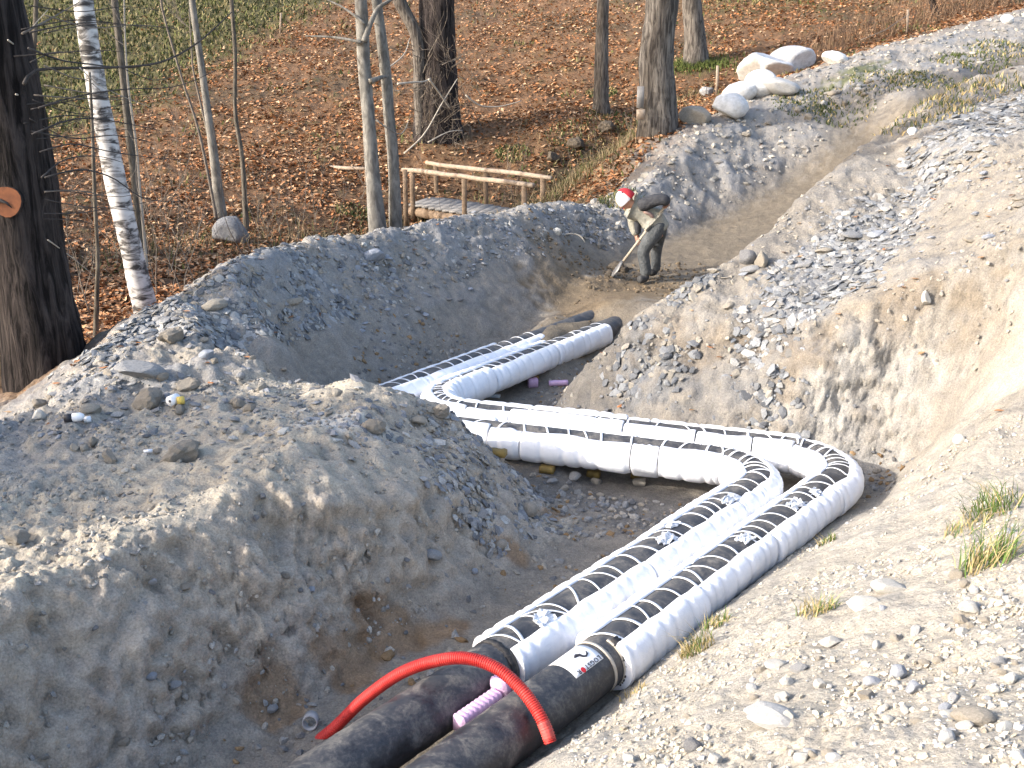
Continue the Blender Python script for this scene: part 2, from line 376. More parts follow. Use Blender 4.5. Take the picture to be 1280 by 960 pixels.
ZZ = box(box(ZZ, 3), 3)
CC = box(box(CC.astype(np.float64), 4), 4).astype(np.float32)
CLS = CC.argmax(-1)
Z0 = ZZ.copy()
# --- relief: displace along the surface normal with 3-D noise
def normals(X, Y, Z):
    P = np.stack([X, Y, Z], -1)
    du = np.gradient(P, axis=1); dv = np.gradient(P, axis=0)
    n = np.cross(du, dv); return n / (np.linalg.norm(n, axis=-1, keepdims=True) + 1e-12)
NN = normals(XX, YY, ZZ)
f32 = np.float32
X, Y, Z = XX.astype(f32), YY.astype(f32), ZZ.astype(f32)
def fb(sc_, oct_=1, g=.5, ox=0.0, sq=1.0):
    o = 0; a = 1.0; s = sc_
    for k in range(oct_):
        o = o + a * perlin(X * s + ox + 7.3 * k, Y * s + 3.1 * k, Z * s * sq + ox); s *= 2.03; a *= g
    return o
wG, wB, wF, wM, wS, wH, wD = [CC[..., i] for i in range(7)]
near = np.clip(1 - (Y - 10) / 12, 0.0, 1)
steep = np.clip((.86 - NN[..., 2]) / .4, 0, 1).astype(f32)
n_big = fb(1.9, 2); n_mid = fb(6.5, 2, .55, 4.0); n_fine = fb(26., 2, .55, 9.0)
ridge = 1 - np.abs(fb(4.2, 3, .55, 21.0)) * 2
wd1, wr1 = worley(X * 9.0 + n_fine * .25, Y * 9.0 + Z * 4, 1)       # clods ~11 cm
wd2, wr2 = worley(X * 24.0, Y * 24.0 + Z * 9, 2)                    # pebbles ~4 cm
dome1 = np.sqrt(np.clip(1 - (wd1 / (.25 + .25 * wr1)) ** 2, 0, 1)) * (wr1 > .55)
dome2 = np.sqrt(np.clip(1 - (wd2 / .42) ** 2, 0, 1)) * (.4 + wr2)
rm = .22 + .78 * sstep(-.15, .5, fb(.95, 3, .6, 71.0)); n_fine = n_fine * (.35 + .65 * rm)
disp = n_big * (.035 * wG + .05 * wB + .015 * wF + .055 * wM + .085 * wS + .07 * wH + .015 * wD)
disp = disp + n_mid * (.016 * wG + .03 * wB + .010 * wF + .036 * wM + .045 * wS + .022 * wH + .012 * wD)
disp = disp + n_fine * (.007 * wG + .012 * wB + .006 * wF + .010 * wM + .014 * wS + .008 * wH + .006 * wD)
disp = disp + (ridge - .5) * steep * (.022 * wB + .045 * wM + .015 * wS)
disp = disp + rm * (1 - steep) * dome1 * (.006 * wG + .008 * wB + .003 * wF + .009 * wM + .014 * wS) + rm * (1 - steep) * dome2 * near * (.008 * wG + .008 * wB + .006 * wF + .006 * wM + .010 * wS)
bil = (np.abs(fb(9.0, 3, .6, 51.0)) - .3); disp = disp + rm * bil * (.018 * wG + .042 * wB + .012 * wF + .045 * wM + .05 * wS + .012 * wD)
# soft fractures in the cut faces
strat = perlin(X * 2.2 + 5, Y * 2.2, Z * 16 + X * 5); disp = disp + steep * strat * (.022 * wB + .032 * wM)
wd3, wr3 = worley(X * 4.2 + Y * 2.6 + n_mid * .55, Z * 6.0 + X * 1.5 + n_mid * .45 + .3 * n_big, 3)     # blocky pieces of the cut faces
wd4, wr4 = worley(X * 9.5 + Y * 6 + n_mid * .7, Z * 13 + X * 3 + n_fine * .4, 4)
disp = disp + steep * ((wr3 - .5) * (.075 * wB + .05 * wM + .03 * wS) + (wr4 - .5) * (.032 * wB + .022 * wM + .02 * wS)) * (.4 + .6 * rm)
gully = perlin(X * 3.3 + n_mid * .3, Y * 3.3, Z * .7); disp = disp - steep * np.clip(gully - .15, 0, 1) * .10 * wB
crack = np.clip(1 - np.abs(fb(1.35, 2, .45, 33.0)) * 16, 0, 1); disp = disp - crack * (.035 * wM * sstep(.15, .5, steep) + .02 * wB * steep)
# keep relief off the pipes
def dist_to(R):
    out = np.full(X.shape, 9.0, f32); m = (Y < 14) & (np.abs(X) < 5)
    idx = np.where(m); px = X[idx]; py = Y[idx]; d = np.full(px.shape, 9.0, f32)
    for q in R[::6]: d = np.minimum(d, np.hypot(px - q[0], py - q[1]))
    out[idx] = d; return out
dp = np.minimum(dist_to(RA), dist_to(RB))
disp = disp * (.25 + .75 * sstep(.2, .6, dp))
PX = XX + NN[..., 0] * disp; PYY = YY + NN[..., 1] * disp; PZZ = ZZ + NN[..., 2] * disp
# dig away whatever would bury the pipes along legs 1 and 2 and the start of leg 3
cap_y = sstep(10.3, 10.35, Y)
capz = .10 + .13 * sstep(.10, .22, dp) + 3.0 * sstep(.20, .34, dp) + 9 * (cap_y > .02)
PZZ = np.minimum(PZZ, capz)

def ground(x, y):
    """height of the finished ground"""
    i = np.clip(np.searchsorted(YR, y) - 1, 0, NR - 2); s = x / half_w(np.asarray(y, float))
    j = np.clip(np.searchsorted(S_, s) - 1, 0, NC - 2)
    fy = np.clip((y - YR[i]) / (YR[i + 1] - YR[i]), 0, 1); fx = np.clip((s - S_[j]) / (S_[j + 1] - S_[j]), 0, 1)
    return (PZZ[i, j] * (1 - fx) + PZZ[i, j + 1] * fx) * (1 - fy) + (PZZ[i + 1, j] * (1 - fx) + PZZ[i + 1, j + 1] * fx) * fy
def gcls(x, y):
    i = np.clip(np.searchsorted(YR, y), 0, NR - 1); j = np.clip(np.searchsorted(S_, x / half_w(np.asarray(y, float))), 0, NC - 1)
    return CLS[i, j], NN[i, j]
def hit(u, v, tmin=1.5):
    """first point of the ground seen at a pixel of the photograph"""
    d = ray(u, v); t = tmin
    ts = np.concatenate([np.arange(tmin, 12, .02), np.arange(12, 60, .06), np.arange(60, 130, .4)])
    p = d[None, :] * ts[:, None]; z = p[:, 2] + CAMZ; g = ground(p[:, 0], p[:, 1])
    k = np.argmax(z < g)
    return (p[k, 0], p[k, 1], float(g[k]))

# --- colours of the ground itself
def c3(*a): return np.array(a, f32)
def blend(base, col, w): return base * (1 - w[..., None]) + col * w[..., None]
def blob(cx, cy, rx, ry=None, rot=0.0, wob=.35):
    ry = ry or rx; dx = X - cx; dy = Y - cy; c_, s_ = math.cos(rot), math.sin(rot)
    q = np.hypot((dx * c_ + dy * s_) / rx, (-dx * s_ + dy * c_) / ry) + wob * n_mid + .25 * n_big
    return sstep(1.1, .6, q)
colv = np.zeros(X.shape + (3,), f32)
jit = (n_fine * .22 + n_mid * .12)[..., None]
CW = np.clip(CC + jit * (CC > .02), 0, 1); CW /= CW.sum(-1, keepdims=True) + 1e-6
base_cols = [c3(.335, .308, .265), c3(.235, .215, .188), c3(.22, .195, .165), c3(.345, .298, .245), c3(.29, .272, .25), c3(.15, .088, .05), c3(.18, .15, .113)]
for i, b in enumerate(base_cols): colv += CW[..., i:i + 1] * b
# slate debris: bluish grey where the noise says so
sl = sstep(.05, .5, n_big + n_mid * .7)
colv = blend(colv, c3(.215, .22, .23), sl * (.75 * wS + .25 * wB + .15 * wM + .15 * wG))
colv = blend(colv, c3(.19, .165, .135), sstep(.1, .5, -n_big * .6 + n_mid + .4 * n_fine) * (.6 * wS + .3 * wB))
colv = blend(colv, c3(.38, .34, .28), sstep(.1, .55, -n_big + n_mid * .5) * (.55 * wS * (X < -.8) * (Y < 9) + .5 * wM * NN[..., 2].astype(f32) ** 4))
# pale dust lying on level tops of the mound
colv = blend(colv, c3(.40, .36, .29), np.clip(NN[..., 2].astype(f32) * 4 - 3.2, 0, 1) * wM * .75)
p = PZ(430, 525, .95); colv = blend(colv, c3(.52, .50, .47), blob(p[0], p[1], .35, .22, .3) * .7)
# rusty earth low in the trench sides
for (u, v, z, r) in ((640, 690, .1, .16), (560, 760, .15, .2), (430, 800, .22, .25), (350, 850, .2, .2), (490, 770, .2, .2), (690, 640, .05, .15)):
    p = PZ(u, v, z); colv = blend(colv, c3(.24, .145, .075), blob(p[0], p[1], r, r * .7, .6) * .65)
# cut bank: pale rock low down, blue-grey shale streaks, slate fan on top
p = PZ(1060, 520, .45); colv = blend(colv, c3(.33, .315, .29), blob(p[0], p[1], .8, .35, -.3, .5) * .8)
p = PZ(800, 490, .3); colv = blend(colv, c3(.145, .15, .16), blob(p[0], p[1], .55, .3, -.8, .8) * .75)
p = PZ(900, 480, .55); colv = blend(colv, c3(.165, .16, .155), blob(p[0], p[1], .4, .25, -.6, .9) * .6)
p = PZ(1060, 300, 1.7); colv = blend(colv, c3(.185, .192, .205), blob(p[0], p[1], 1.3, .5, .75, .5) * .8)
p = PZ(1230, 200, 2.3); colv = blend(colv, c3(.185, .192, .205), blob(p[0], p[1], 1.3, .5, .75, .6) * .8)
p = PZ(1000, 290, 1.7); colv = blend(colv, c3(.16, .15, .14), blob(p[0], p[1] + .5, 1.6, .3, .85, .6) * .5)
for (u, v, z) in ((840, 425, .8), (960, 430, .9), (1010, 440, .9), (880, 380, 1.2), (1120, 430, 1.0)):
    p = PZ(u, v, z); colv = blend(colv, c3(.19, .155, .118), blob(p[0], p[1], .28, .15, -.3, .7) * .6)
stn = perlin(X * 3.1 + 9, Y * 3.1, Z * 1.1) + .5 * n_mid; colv = blend(colv, c3(.155, .125, .092), wB * steep * sstep(.1, .6, stn) * .6)
colv = blend(colv, c3(.165, .168, .172), wB * steep * sstep(.12, .5, perlin(X * 2.3, Y * 2.3 + 40, Z * 3.5) + .35 * n_fine) * .5)
# sand dug out round the worker, darker grey gravel below leg 2
colv = blend(colv, c3(.17, .127, .082), blob(1.3, 12.9, 1.2, .95, .4) * .85)
colv = blend(colv, c3(.195, .15, .10), blob(.62, 13.4, .55, .8, .3) * .6)
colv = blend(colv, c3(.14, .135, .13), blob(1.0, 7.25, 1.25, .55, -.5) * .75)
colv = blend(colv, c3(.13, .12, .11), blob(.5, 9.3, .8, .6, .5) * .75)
# hillside: leaves, then grass towards the upper left and along the top, dark soil in the ditch
gr = sstep(-1.0, 2.2, -7.6 - .19 * (45 - Y) - X + 1.8 * n_big + .8 * n_mid) * sstep(23, 28, Y)
gr = np.maximum(gr, sstep(.1, .4, (Y - 35) / 14 + .5 * n_big) * sstep(4, 9, X) * .45)
gp = np.clip(sstep(.25, .6, n_big * .8 + n_mid * .5) * .45, 0, 1)
lf = perlin(X * 3.1, Y * 3.1, Z * 0 + 40)
lb_ = perlin(X * .3, Y * .3, 0 * Z + 61)
colv = blend(colv, c3(.19, .115, .068), wH * sstep(-.2, .5, lf) * .6)
colv = blend(colv, c3(.075, .06, .04), wH * sstep(.05, .55, lb_ + .35 * n_big) * .6)
colv = blend(colv, c3(.06, .042, .03), wH * sstep(-3.5, -6.5, X) * sstep(26, 17, Y) * .6)  # tree shade painted into the left hillside floor as darker colour
colv = blend(colv, c3(.075, .075, .03), wH * gp)
colv = blend(colv, c3(.085, .084, .036), wH * gr * .85)
d_st = np.abs((Y - 21.6) - .95 * (X + 1.2)) / 1.38
colv = blend(colv, c3(.06, .05, .036), wH * sstep(1.5, .4, d_st + n_mid * .4) * (X > -4) * (X < 5) * .75)
p = PZ(850, 215, 1.2); colv = blend(colv, c3(.20, .155, .10), wH * blob(1.2, 20.8, 1.6, 2.2, -.5) * .7)
colv = blend(colv, c3(.105, .115, .045), blob(7.6, 23.2, 1.3, .35, .8, .9) * .8)
colv = blend(colv, c3(.17, .155, .065), blob(8.6, 20.6, 2.2, .4, .75, .7) * .75)
colv = np.clip(colv * (1 + .18 * n_fine[..., None] + .14 * n_mid[..., None]), .01, .75)
M_earth = earth_mat('earth', 85.0, 1.0, .12, 'col', .014)
M_soft = earth_mat('leaf_mould', 22.0, 1.0, .1, 'col', .05)

# --- one sheet, cut by kind of ground
def cut_ground():
    idx = np.arange(NR * NC).reshape(NR, NC)
    quads = np.stack([idx[:-1, :-1], idx[:-1, 1:], idx[1:, 1:], idx[1:, :-1]], -1).reshape(-1, 4)
    qc = CLS[:-1, :-1].reshape(-1)
    V = np.stack([PX, PYY, PZZ], -1).reshape(-1, 3); cv = colv.reshape(-1, 3)
    names = {G: 'gravel_slope', BK: 'cut_bank', FL: 'trench_floor', MD: 'earth_mound', SP_: 'spoil_bank', HL: 'hillside', SD: 'sandy_track'}
    for c, nm in names.items():
        q = quads[qc == c]; used = np.zeros(len(V), bool); used[q.ravel()] = True
        remap = np.cumsum(used) - 1
        me = mesh_np(nm, V[used], remap[q], M_soft if c == HL else M_earth, True, cv[used])
        tag(link(nm, me), kind='structure')
cut_ground()
print('ground verts', NR, NC, NR * NC)
#@@MORE
# ------------------------------------------------------------------ heating pipes
R_CAS, R_MAT = .140, .188
def frame_at(R, S, s):
    s = np.clip(s, S[0], S[-1]); x = np.interp(s, S, R[:, 0]); y = np.interp(s, S, R[:, 1])
    e = .03; t = np.stack([np.interp(np.clip(s + e, 0, S[-1]), S, R[:, 0]) - np.interp(np.clip(s - e, 0, S[-1]), S, R[:, 0]), np.interp(np.clip(s + e, 0, S[-1]), S, R[:, 1]) - np.interp(np.clip(s - e, 0, S[-1]), S, R[:, 1])], -1)
    t = t / np.linalg.norm(t, axis=-1, keepdims=True)
    return x, y, t
def surf(R, S, s, th, r):
    """point on a pipe: arc length s, angle th from the top towards the right of travel, radius r (arrays broadcast)"""
    s, th, r = np.broadcast_arrays(np.asarray(s, float), np.asarray(th, float), np.asarray(r, float))
    x, y, t = frame_at(R, S, s)
    return np.stack([x + t[..., 1] * np.sin(th) * r, y - t[..., 0] * np.sin(th) * r, PIPE_Z + np.cos(th) * r], -1)
def grid_faces(n, m, off=0, close=False):
    i = np.arange(n * m).reshape(n, m) + off
    if close: i = np.concatenate([i, i[:, :1]], 1)
    return np.stack([i[:-1, :-1], i[1:, :-1], i[1:, 1:], i[:-1, 1:]], -1).reshape(-1, 4)

M_case, N_, L_, B_ = new_mat('black_polyethylene')
_p = N_.new('ShaderNodeNewGeometry'); _n1 = noise_node(N_, L_, 7, 8, .7, _p.outputs['Position'], .6); _n2 = noise_node(N_, L_, 60, 6, .7, _p.outputs['Position'])
_mx = N_.new('ShaderNodeMath'); _mx.operation = 'MULTIPLY_ADD'; L_.new(_n2.outputs['Fac'], _mx.inputs[0]); _mx.inputs[1].default_value = .45; L_.new(_n1.outputs['Fac'], _mx.inputs[2])
_r = ramp_node(N_, L_, _mx.outputs[0], [(.52, (.011, .011, .014)), (.71, (.048, .047, .05)), (.93, (.18, .165, .145))]); L_.new(_r.outputs['Color'], B_.inputs['Base Color'])
_rr = ramp_node(N_, L_, _mx.outputs[0], [(.55, .33), (.85, .75)]); L_.new(_rr.outputs['Color'], B_.inputs['Roughness'])
bump_chain(N_, L_, B_, [(_n2.outputs['Fac'], .12, .004)])
M_foam, N_, L_, B_ = new_mat('white_foam')
_p = N_.new('ShaderNodeNewGeometry'); _n1 = noise_node(N_, L_, 5, 6, .6, _p.outputs['Position']); _n2 = noise_node(N_, L_, 38, 5, .6, _p.outputs['Position'])
_r = ramp_node(N_, L_, _n1.outputs['Fac'], [(.3, (.74, .75, .79)), (.55, (.83, .83, .85))]); L_.new(_r.outputs['Color'], B_.inputs['Base Color'])
B_.inputs['Roughness'].default_value = .55; bump_chain(N_, L_, B_, [(_n2.outputs['Fac'], .35, .012)])
M_strap = solid('white_strapping', (.78, .78, .8), (.84, .84, .85), 20, .5, .1)
M_film = solid('crumpled_film', (.5, .52, .56), (.8, .82, .85), 30, .25, .6, 60, .02, spec=.6, lo=.4, hi=.55)
M_band = solid('beige_band', (.42, .37, .3), (.5, .45, .38), 30, .6, .2)
M_paper = solid('sticker_white', (.78, .78, .79), (.83, .83, .83), 10, .45, .05)
M_ink = solid('ink_black', (.03, .03, .04), (.05, .05, .06), 10, .6, 0)
M_inkred = solid('ink_red', (.6, .02, .03), (.65, .03, .04), 10, .6, 0)
M_dirtband = solid('torn_tape', (.02, .02, .025), (.06, .055, .05), 40, .8, .4)

def part_mesh(name, V, F, mat, parent, smooth=True, label=None):
    base = np.array(parent_world(parent)); me = mesh_np(name, np.asarray(V, float) - base, F, mat, smooth)
    return tag(link(name, me, parent), label)
def build_pipe(R, S, label, wrap0, wrap_end_L, wrap_end_R, spec, seed, dense):
    """spec: list of (s_end, left edge angle, right edge angle) of the open strip along the top"""
    rr = np.random.default_rng(seed)
    root = empty('heating_pipe', (R[0][0], R[0][1], 0), label, 'pipe', 'insulated district heating pipes in the trench')
    s = np.arange(0, S[-1], .04); n = 40; th = np.linspace(0, 2 * math.pi, n, endpoint=False)
    V = surf(R, S, s[:, None], th[None, :], R_CAS + .0012 * rr.normal(size=(len(s), 1)))
    part_mesh('casing', V.reshape(-1, 3), grid_faces(len(s), n, 0, True), M_case, root)
    # strap positions, closer together in the bends
    pos = []; q = wrap0 + .05
    while q < max(wrap_end_L, wrap_end_R) - .03:
        pos.append(q); q += dense(q) * rr.uniform(.55, 1.45)
    pos = np.array(pos)
    def edges(sv):
        L = np.zeros_like(sv); Rr = np.zeros_like(sv); lo = 0
        for (e, a, b) in spec:
            m = (sv >= lo) & (sv <= e); L[m] = a; Rr[m] = b; lo = e
        return np.radians(L), np.radians(Rr)
    def pinch(sv): return np.exp(-((sv[:, None] - pos[None, :]) / .022) ** 2).max(1)
    for side in (-1, 1):
        end = wrap_end_L if side < 0 else wrap_end_R
        cuts = [wrap0]
        while cuts[-1] < end - .5: cuts.append(cuts[-1] + rr.uniform(.8, 1.3))
        cuts[-1] = end
        for (e, a, b) in spec:                      # mats also end where the open strip changes width
            if wrap0 < e < end: cuts.append(e)
        cuts = sorted(set(cuts)); cuts = [c for i, c in enumerate(cuts) if i == 0 or c - cuts[i - 1] > .18 or c == end]
        for a, b in zip(cuts[:-1], cuts[1:]):
            sv = np.arange(a + .004, b - .004, .0115)
            if len(sv) < 4: continue
            L, Rr = edges(sv); e0 = (L if side < 0 else Rr)
            e0 = np.full_like(e0, np.median(e0)) + np.radians(rr.uniform(-3, 3)) + .035 * np.interp(sv, np.linspace(a, b, 9), rr.normal(size=9))
            k = 26; w = np.linspace(0, 1, k); ang = e0[:, None] + (math.radians(176) - e0[:, None]) * w[None, :]
            rad = R_MAT + rr.uniform(-.004, .006) - .011 * pinch(sv)[:, None] + .004 * np.interp(w, np.linspace(0, 1, 7), rr.normal(size=7))[None, :] + .003 * np.sin(ang * 5 + sv[:, None] * 9 + rr.uniform(0, 6))
            rad = rad - .030 * sstep(1.75, 2.9, ang)
            q_ = np.clip((ang - e0[:, None]) / .62, 0, 1); rad = R_CAS + .012 + (rad - R_CAS - .012) * (1 - (1 - q_) ** 2.2)      # thin at the top edge, full at the side
            endr = np.minimum(sv - a, b - sv); rad = rad - .010 * np.exp(-(endr / .012) ** 2)[:, None]
            outer = surf(R, S, sv[:, None], side * ang, rad)
            i0 = surf(R, S, sv[:, None], side * ang[:, :1], R_CAS + .002); i1 = surf(R, S, sv[:, None], side * ang[:, -1:], R_CAS + .002)
            G_ = np.concatenate([i0, outer, i1], 1); nn, mm = G_.shape[:2]
            V = [G_.reshape(-1, 3)]; F = [grid_faces(nn, mm)]
            for row, flip in ((0, 1), (nn - 1, 0)):                                     # closed ends down to the casing
                inn = surf(R, S, np.full(mm, sv[row]), side * np.r_[ang[row, 0], ang[row], ang[row, -1]], np.full(mm, R_CAS + .002))
                off = sum(len(v) for v in V); V.append(G_[row]); V.append(inn)
                F.append(grid_faces(2, mm, off) if flip else grid_faces(2, mm, off)[:, ::-1])
            F = np.concatenate(F)
            if side < 0: F = F[:, ::-1]
            part_mesh('foam_mat', np.concatenate(V), F, M_foam, root)
    # straps wound round the open strip
    for q in pos:
        L, Rr = edges(np.array([q])); L, Rr = L[0] + .10, Rr[0] + .10
        inL = q < wrap_end_L; inR = q < wrap_end_R
        k = 15; th = np.linspace(-L, Rr, k); tilt = rr.normal(.015, .05); wd = rr.uniform(.005, .0105)
        sv = q + tilt * th / (abs(L + Rr) + .01) * 1.2 + .004 * rr.normal()
        dl = np.where(inL, th + L, 9.0); dr_ = np.where(inR, Rr - th, 9.0); d = np.minimum(dl, dr_)
        base = R_CAS + .003 + .014 * np.clip(1 - d / .11, 0, 1) ** 1.5
        rows_ = []
        for ds, dr in ((-wd, 0), (-wd, .003), (wd, .003), (wd, 0)): rows_.append(surf(R, S, sv + ds, th, base + dr))
        V = np.stack(rows_, 1).reshape(-1, 3)
        part_mesh('strap', V, grid_faces(k, 4, 0, True), M_strap, root)
    return root, pos
def dense_for(b1, b2):
    def f(q):
        k = min(abs(q - b1), abs(q - b2)); return .085 if k < .35 else (.135 if q < b1 else (.19 if q < b2 else .17))
    return f
C1A, C2A = s_at(RA, SA, A_PTS[1]), s_at(RA, SA, A_PTS[2]); C1B, C2B = s_at(RB, SB, B_PTS[1]), s_at(RB, SB, B_PTS[2])
def s_px(R, S, u):
    """arc length where the pipe's top shows at picture column u on leg 1"""
    best = min((abs(proj((R[k][0], R[k][1], PIPE_Z + R_CAS))[0] - u), S[k]) for k in range(0, int(5.5 / .02)))
    return best[1]
wA, wB_ = s_px(RA, SA, 622), s_px(RB, SB, 752)
pipe_a, posA = build_pipe(RA, SA, 'left black pipe wrapped in white foam, nearest to the big earth mound', wA, leg3_s(RA, SA, 628), leg3_s(RA, SA, 668),
    [(C1A - .5, 38, 36), (C1A + .25, 36, 36), (C1A + 1.0, 34, 34), (C1A + 2.2, 34, 28), (C1A + 2.6, 20, 18), (C2A - .2, 4, 3), (C2A + .2, 14, 20), (99, 32, 34)], 3, dense_for(C1A, C2A))
pipe_b, posB = build_pipe(RB, SB, 'right black pipe in white foam with a white sticker, beside the gravel slope', wB_, leg3_s(RB, SB, 690), leg3_s(RB, SB, 750),
    [(C1B - .5, 36, 34), (C1B + .3, 36, 32), (C1B + 1.1, 24, 18), (C1B + 1.7, 26, 22), (C1B + 2.7, 14, 12), (C2B - .3, 28, 22), (C2B + .3, 20, 18), (C2B + 1.0, 10, 12), (99, 22, 24)], 5, dense_for(C1B, C2B))
for o in (pipe_a, pipe_b): o.pop('group') if 'group' in o else None
# bands, sticker with its print, glyph, film scraps
def ring_part(R, S, s0, half, r0, r1, th0, th1, mat, parent, name, ragged=0.0):
    k = 36; th = np.linspace(th0, th1, k); rr = np.random.default_rng(int(s0 * 100))
    j0 = ragged * rr.random(k); j1 = ragged * rr.random(k)
    rows_ = [surf(R, S, s0 - half - j0, th, r0), surf(R, S, s0 - half - j0, th, r1), surf(R, S, s0 + half + j1, th, r1), surf(R, S, s0 + half + j1, th, r0)]
    part_mesh(name, np.stack(rows_, 1).reshape(-1, 3), grid_faces(k, 4, 0, True), mat, parent)
ring_part(RB, SB, wB_ - .075, .010, .139, .1435, -2.2, 2.2, M_band, pipe_b, 'beige_band')
ring_part(RB, SB, wB_ + .005, .010, .139, .1455, .2, 2.2, M_band, pipe_b, 'beige_band')
ring_part(RB, SB, wB_ + .035, .018, .139, .152, .3, 2.4, M_dirtband, pipe_b, 'torn_tape', .025)
ring_part(RA, SA, wA - .03, .014, .139, .145, -1.4, 1.4, M_dirtband, pipe_a, 'torn_tape', .01)
def patch(R, S, s0, s1, t0, t1, r, mat, parent, name, ns=8, nt=12, th_=.0015, rough=0.0, seed=0):
    rr = np.random.default_rng(seed); sv = np.linspace(s0, s1, ns); tv = np.linspace(t0, t1, nt)
    if rough:
        js = rr.normal(size=(ns, nt)) * (s1 - s0) * .10; jt = rr.normal(size=(ns, nt)) * (t1 - t0) * .09; jr = np.abs(rr.normal(size=(ns, nt))) * rough
    else: js = jt = jr = np.zeros((ns, nt))
    top = surf(R, S, sv[:, None] + js, tv[None, :] + jt, r + th_ + jr); bot = surf(R, S, sv[:, None] + js, tv[None, :] + jt, r)
    V = np.concatenate([top.reshape(-1, 3), bot.reshape(-1, 3)]); F = [grid_faces(ns, nt), grid_faces(ns, nt, ns * nt)[:, ::-1]]
    i = np.arange(ns * nt).reshape(ns, nt); rim = np.r_[i[0, :], i[1:, -1], i[-1, -2::-1], i[-2:0:-1, 0]]; r2 = np.roll(rim, -1)
    F.append(np.stack([rim, r2, r2 + ns * nt, rim + ns * nt], -1))
    return part_mesh(name, V, np.concatenate(F), mat, parent, not rough)
st0, st1 = wB_ - .345, wB_ - .115
sticker = patch(RB, SB, st0, st1, -.62, .66, R_CAS + .001, M_paper, pipe_b, 'sticker')
def wrap_text(txt, size, s_start, th_base, R, S, parent, mat, name, r, extr=.0012):
    """letters read towards decreasing s, their tops towards increasing angle, laid on the curved casing"""
    cu = bpy.data.curves.new('lettering', 'FONT'); cu.body = txt; cu.size = size; cu.extrude = extr; cu.resolution_u = 3
    to = bpy.data.objects.new('lettering', cu); COL.objects.link(to); dg = bpy.context.evaluated_depsgraph_get()
    me = bpy.data.meshes.new_from_object(to.evaluated_get(dg)); bpy.data.objects.remove(to)
    base = np.array(parent_world(parent)); co = np.zeros(len(me.vertices) * 3); me.vertices.foreach_get('co', co); co = co.reshape(-1, 3); wdt = co[:, 0].max()
    P = surf(R, S, s_start - co[:, 0], th_base + co[:, 1] / r, r + co[:, 2]); me.vertices.foreach_set('co', (P - base).ravel()); me.update()
    me.materials.clear(); me.materials.append(mat); link(name, me, parent); return wdt
sx = st1 - .012
for ch in 'LOGSTOR':
    if ch == 'O' and sx < st1 - .09:      # the second O is a solid red dot
        a = np.linspace(0, 2 * math.pi, 16, endpoint=False); V = [surf(RB, SB, sx - .016, .47 + .018 / .145, R_CAS + .005)] + [surf(RB, SB, sx - .016 + .015 * math.cos(q), .47 + (.014 + .015 * math.sin(q)) / .145, R_CAS + .0045) for q in a]
        mb = MB(); mb.add(V, [(0, 1 + (k + 1) % 16, 1 + k) for k in range(16)]); mb.build('red_dot', M_inkred, sticker); sx -= .034
    else:
        wdt = wrap_text(ch, .036, sx, .47, RB, SB, sticker, M_ink, 'letter', R_CAS + .0042); sx -= wdt + .005
V = []
mb = MB(); hk = [(.045, .12), (.055, .22), (.075, .28), (.09, .22), (.095, .10), (.115, .02), (.13, .06)]
path = [surf(RB, SB, st1 - a, b - .05, R_CAS + .004) for a, b in hk]; mb.tube([tuple(p) for p in path], [.004, .006, .005, .006, .009, .010, .004], 6); mb.build('ink_mark', M_ink, sticker)
wrap_text('Ω', .075, wA + .32, .12, RA, SA, pipe_a, M_strap, 'chalk_mark', R_CAS + .002)
for (R, S, par, s0, ln, t0, t1, sd) in ((RA, SA, pipe_a, C1A - 1.72, .16, .0, .55, 1), (RA, SA, pipe_a, C1A - .9, .15, .1, .6, 2), (RA, SA, pipe_a, C1A - 1.5, .09, -.5, .0, 3), (RB, SB, pipe_b, C1B - 1.25, .14, .0, .5, 4), (RB, SB, pipe_b, C1B - 1.95, .12, -.1, .45, 5), (RB, SB, pipe_b, C1B - .95, .1, .2, .6, 6), (RA, SA, pipe_a, C1A - 2.95, .12, .0, .6, 7)):
    patch(R, S, s0, s0 + ln, t0, t1, R_CAS + .004, M_film, par, 'film_scrap', 7, 7, .001, .012, sd)

# ------------------------------------------------------------------ red corrugated duct and grey ring
def smooth_path(pts, n):
    P = np.array(pts, float); t = np.r_[0, np.cumsum(np.linalg.norm(np.diff(P, axis=0), axis=1))]; t /= t[-1]
    q = np.linspace(0, 1, n); out = np.zeros((n, 3)); m = len(P)
    # Catmull-Rom
    k = np.clip(np.searchsorted(t, q, side='right') - 1, 0, m - 2); f = (q - t[k]) / (t[k + 1] - t[k])
    p0 = P[np.maximum(k - 1, 0)]; p1 = P[k]; p2 = P[k + 1]; p3 = P[np.minimum(k + 2, m - 1)]; f = f[:, None]
    return .5 * ((2 * p1) + (-p0 + p2) * f + (2 * p0 - 5 * p1 + 4 * p2 - p3) * f ** 2 + (-p0 + 3 * p1 - 3 * p2 + p3) * f ** 3)
M_red = solid('red_plastic', (.42, .022, .018), (.56, .05, .04), 9, .5, .05, spec=.35)
M_redin = solid('red_plastic_pale', (.5, .07, .06), (.6, .12, .10), 14, .5, .05)
dpts = [PY(398, 926, 4.28), PY(420, 908, 4.28), PY(455, 874, 4.28), PY(500, 842, 4.25), PY(545, 826, 4.2), PY(585, 823, 4.15), PY(622, 836, 4.08), PY(652, 862, 4.0), PY(671, 888, 3.93), PY(682, 910, 3.88), PY(688, 928, 3.85)]
dp_ = smooth_path(dpts, 640)
rads = .0285 + .0030 * np.sin(np.arange(640) * 2 * math.pi / 4.6); rads[:4] *= .5
duct = empty('corrugated_duct', (dpts[0][0], dpts[0][1], dpts[0][2] - .03), 'red ribbed plastic duct arching over the two black pipes', 'cable duct')
MB().tube([tuple(p) for p in dp_], list(rads), 14).build('ribbed_tube', M_red, duct)
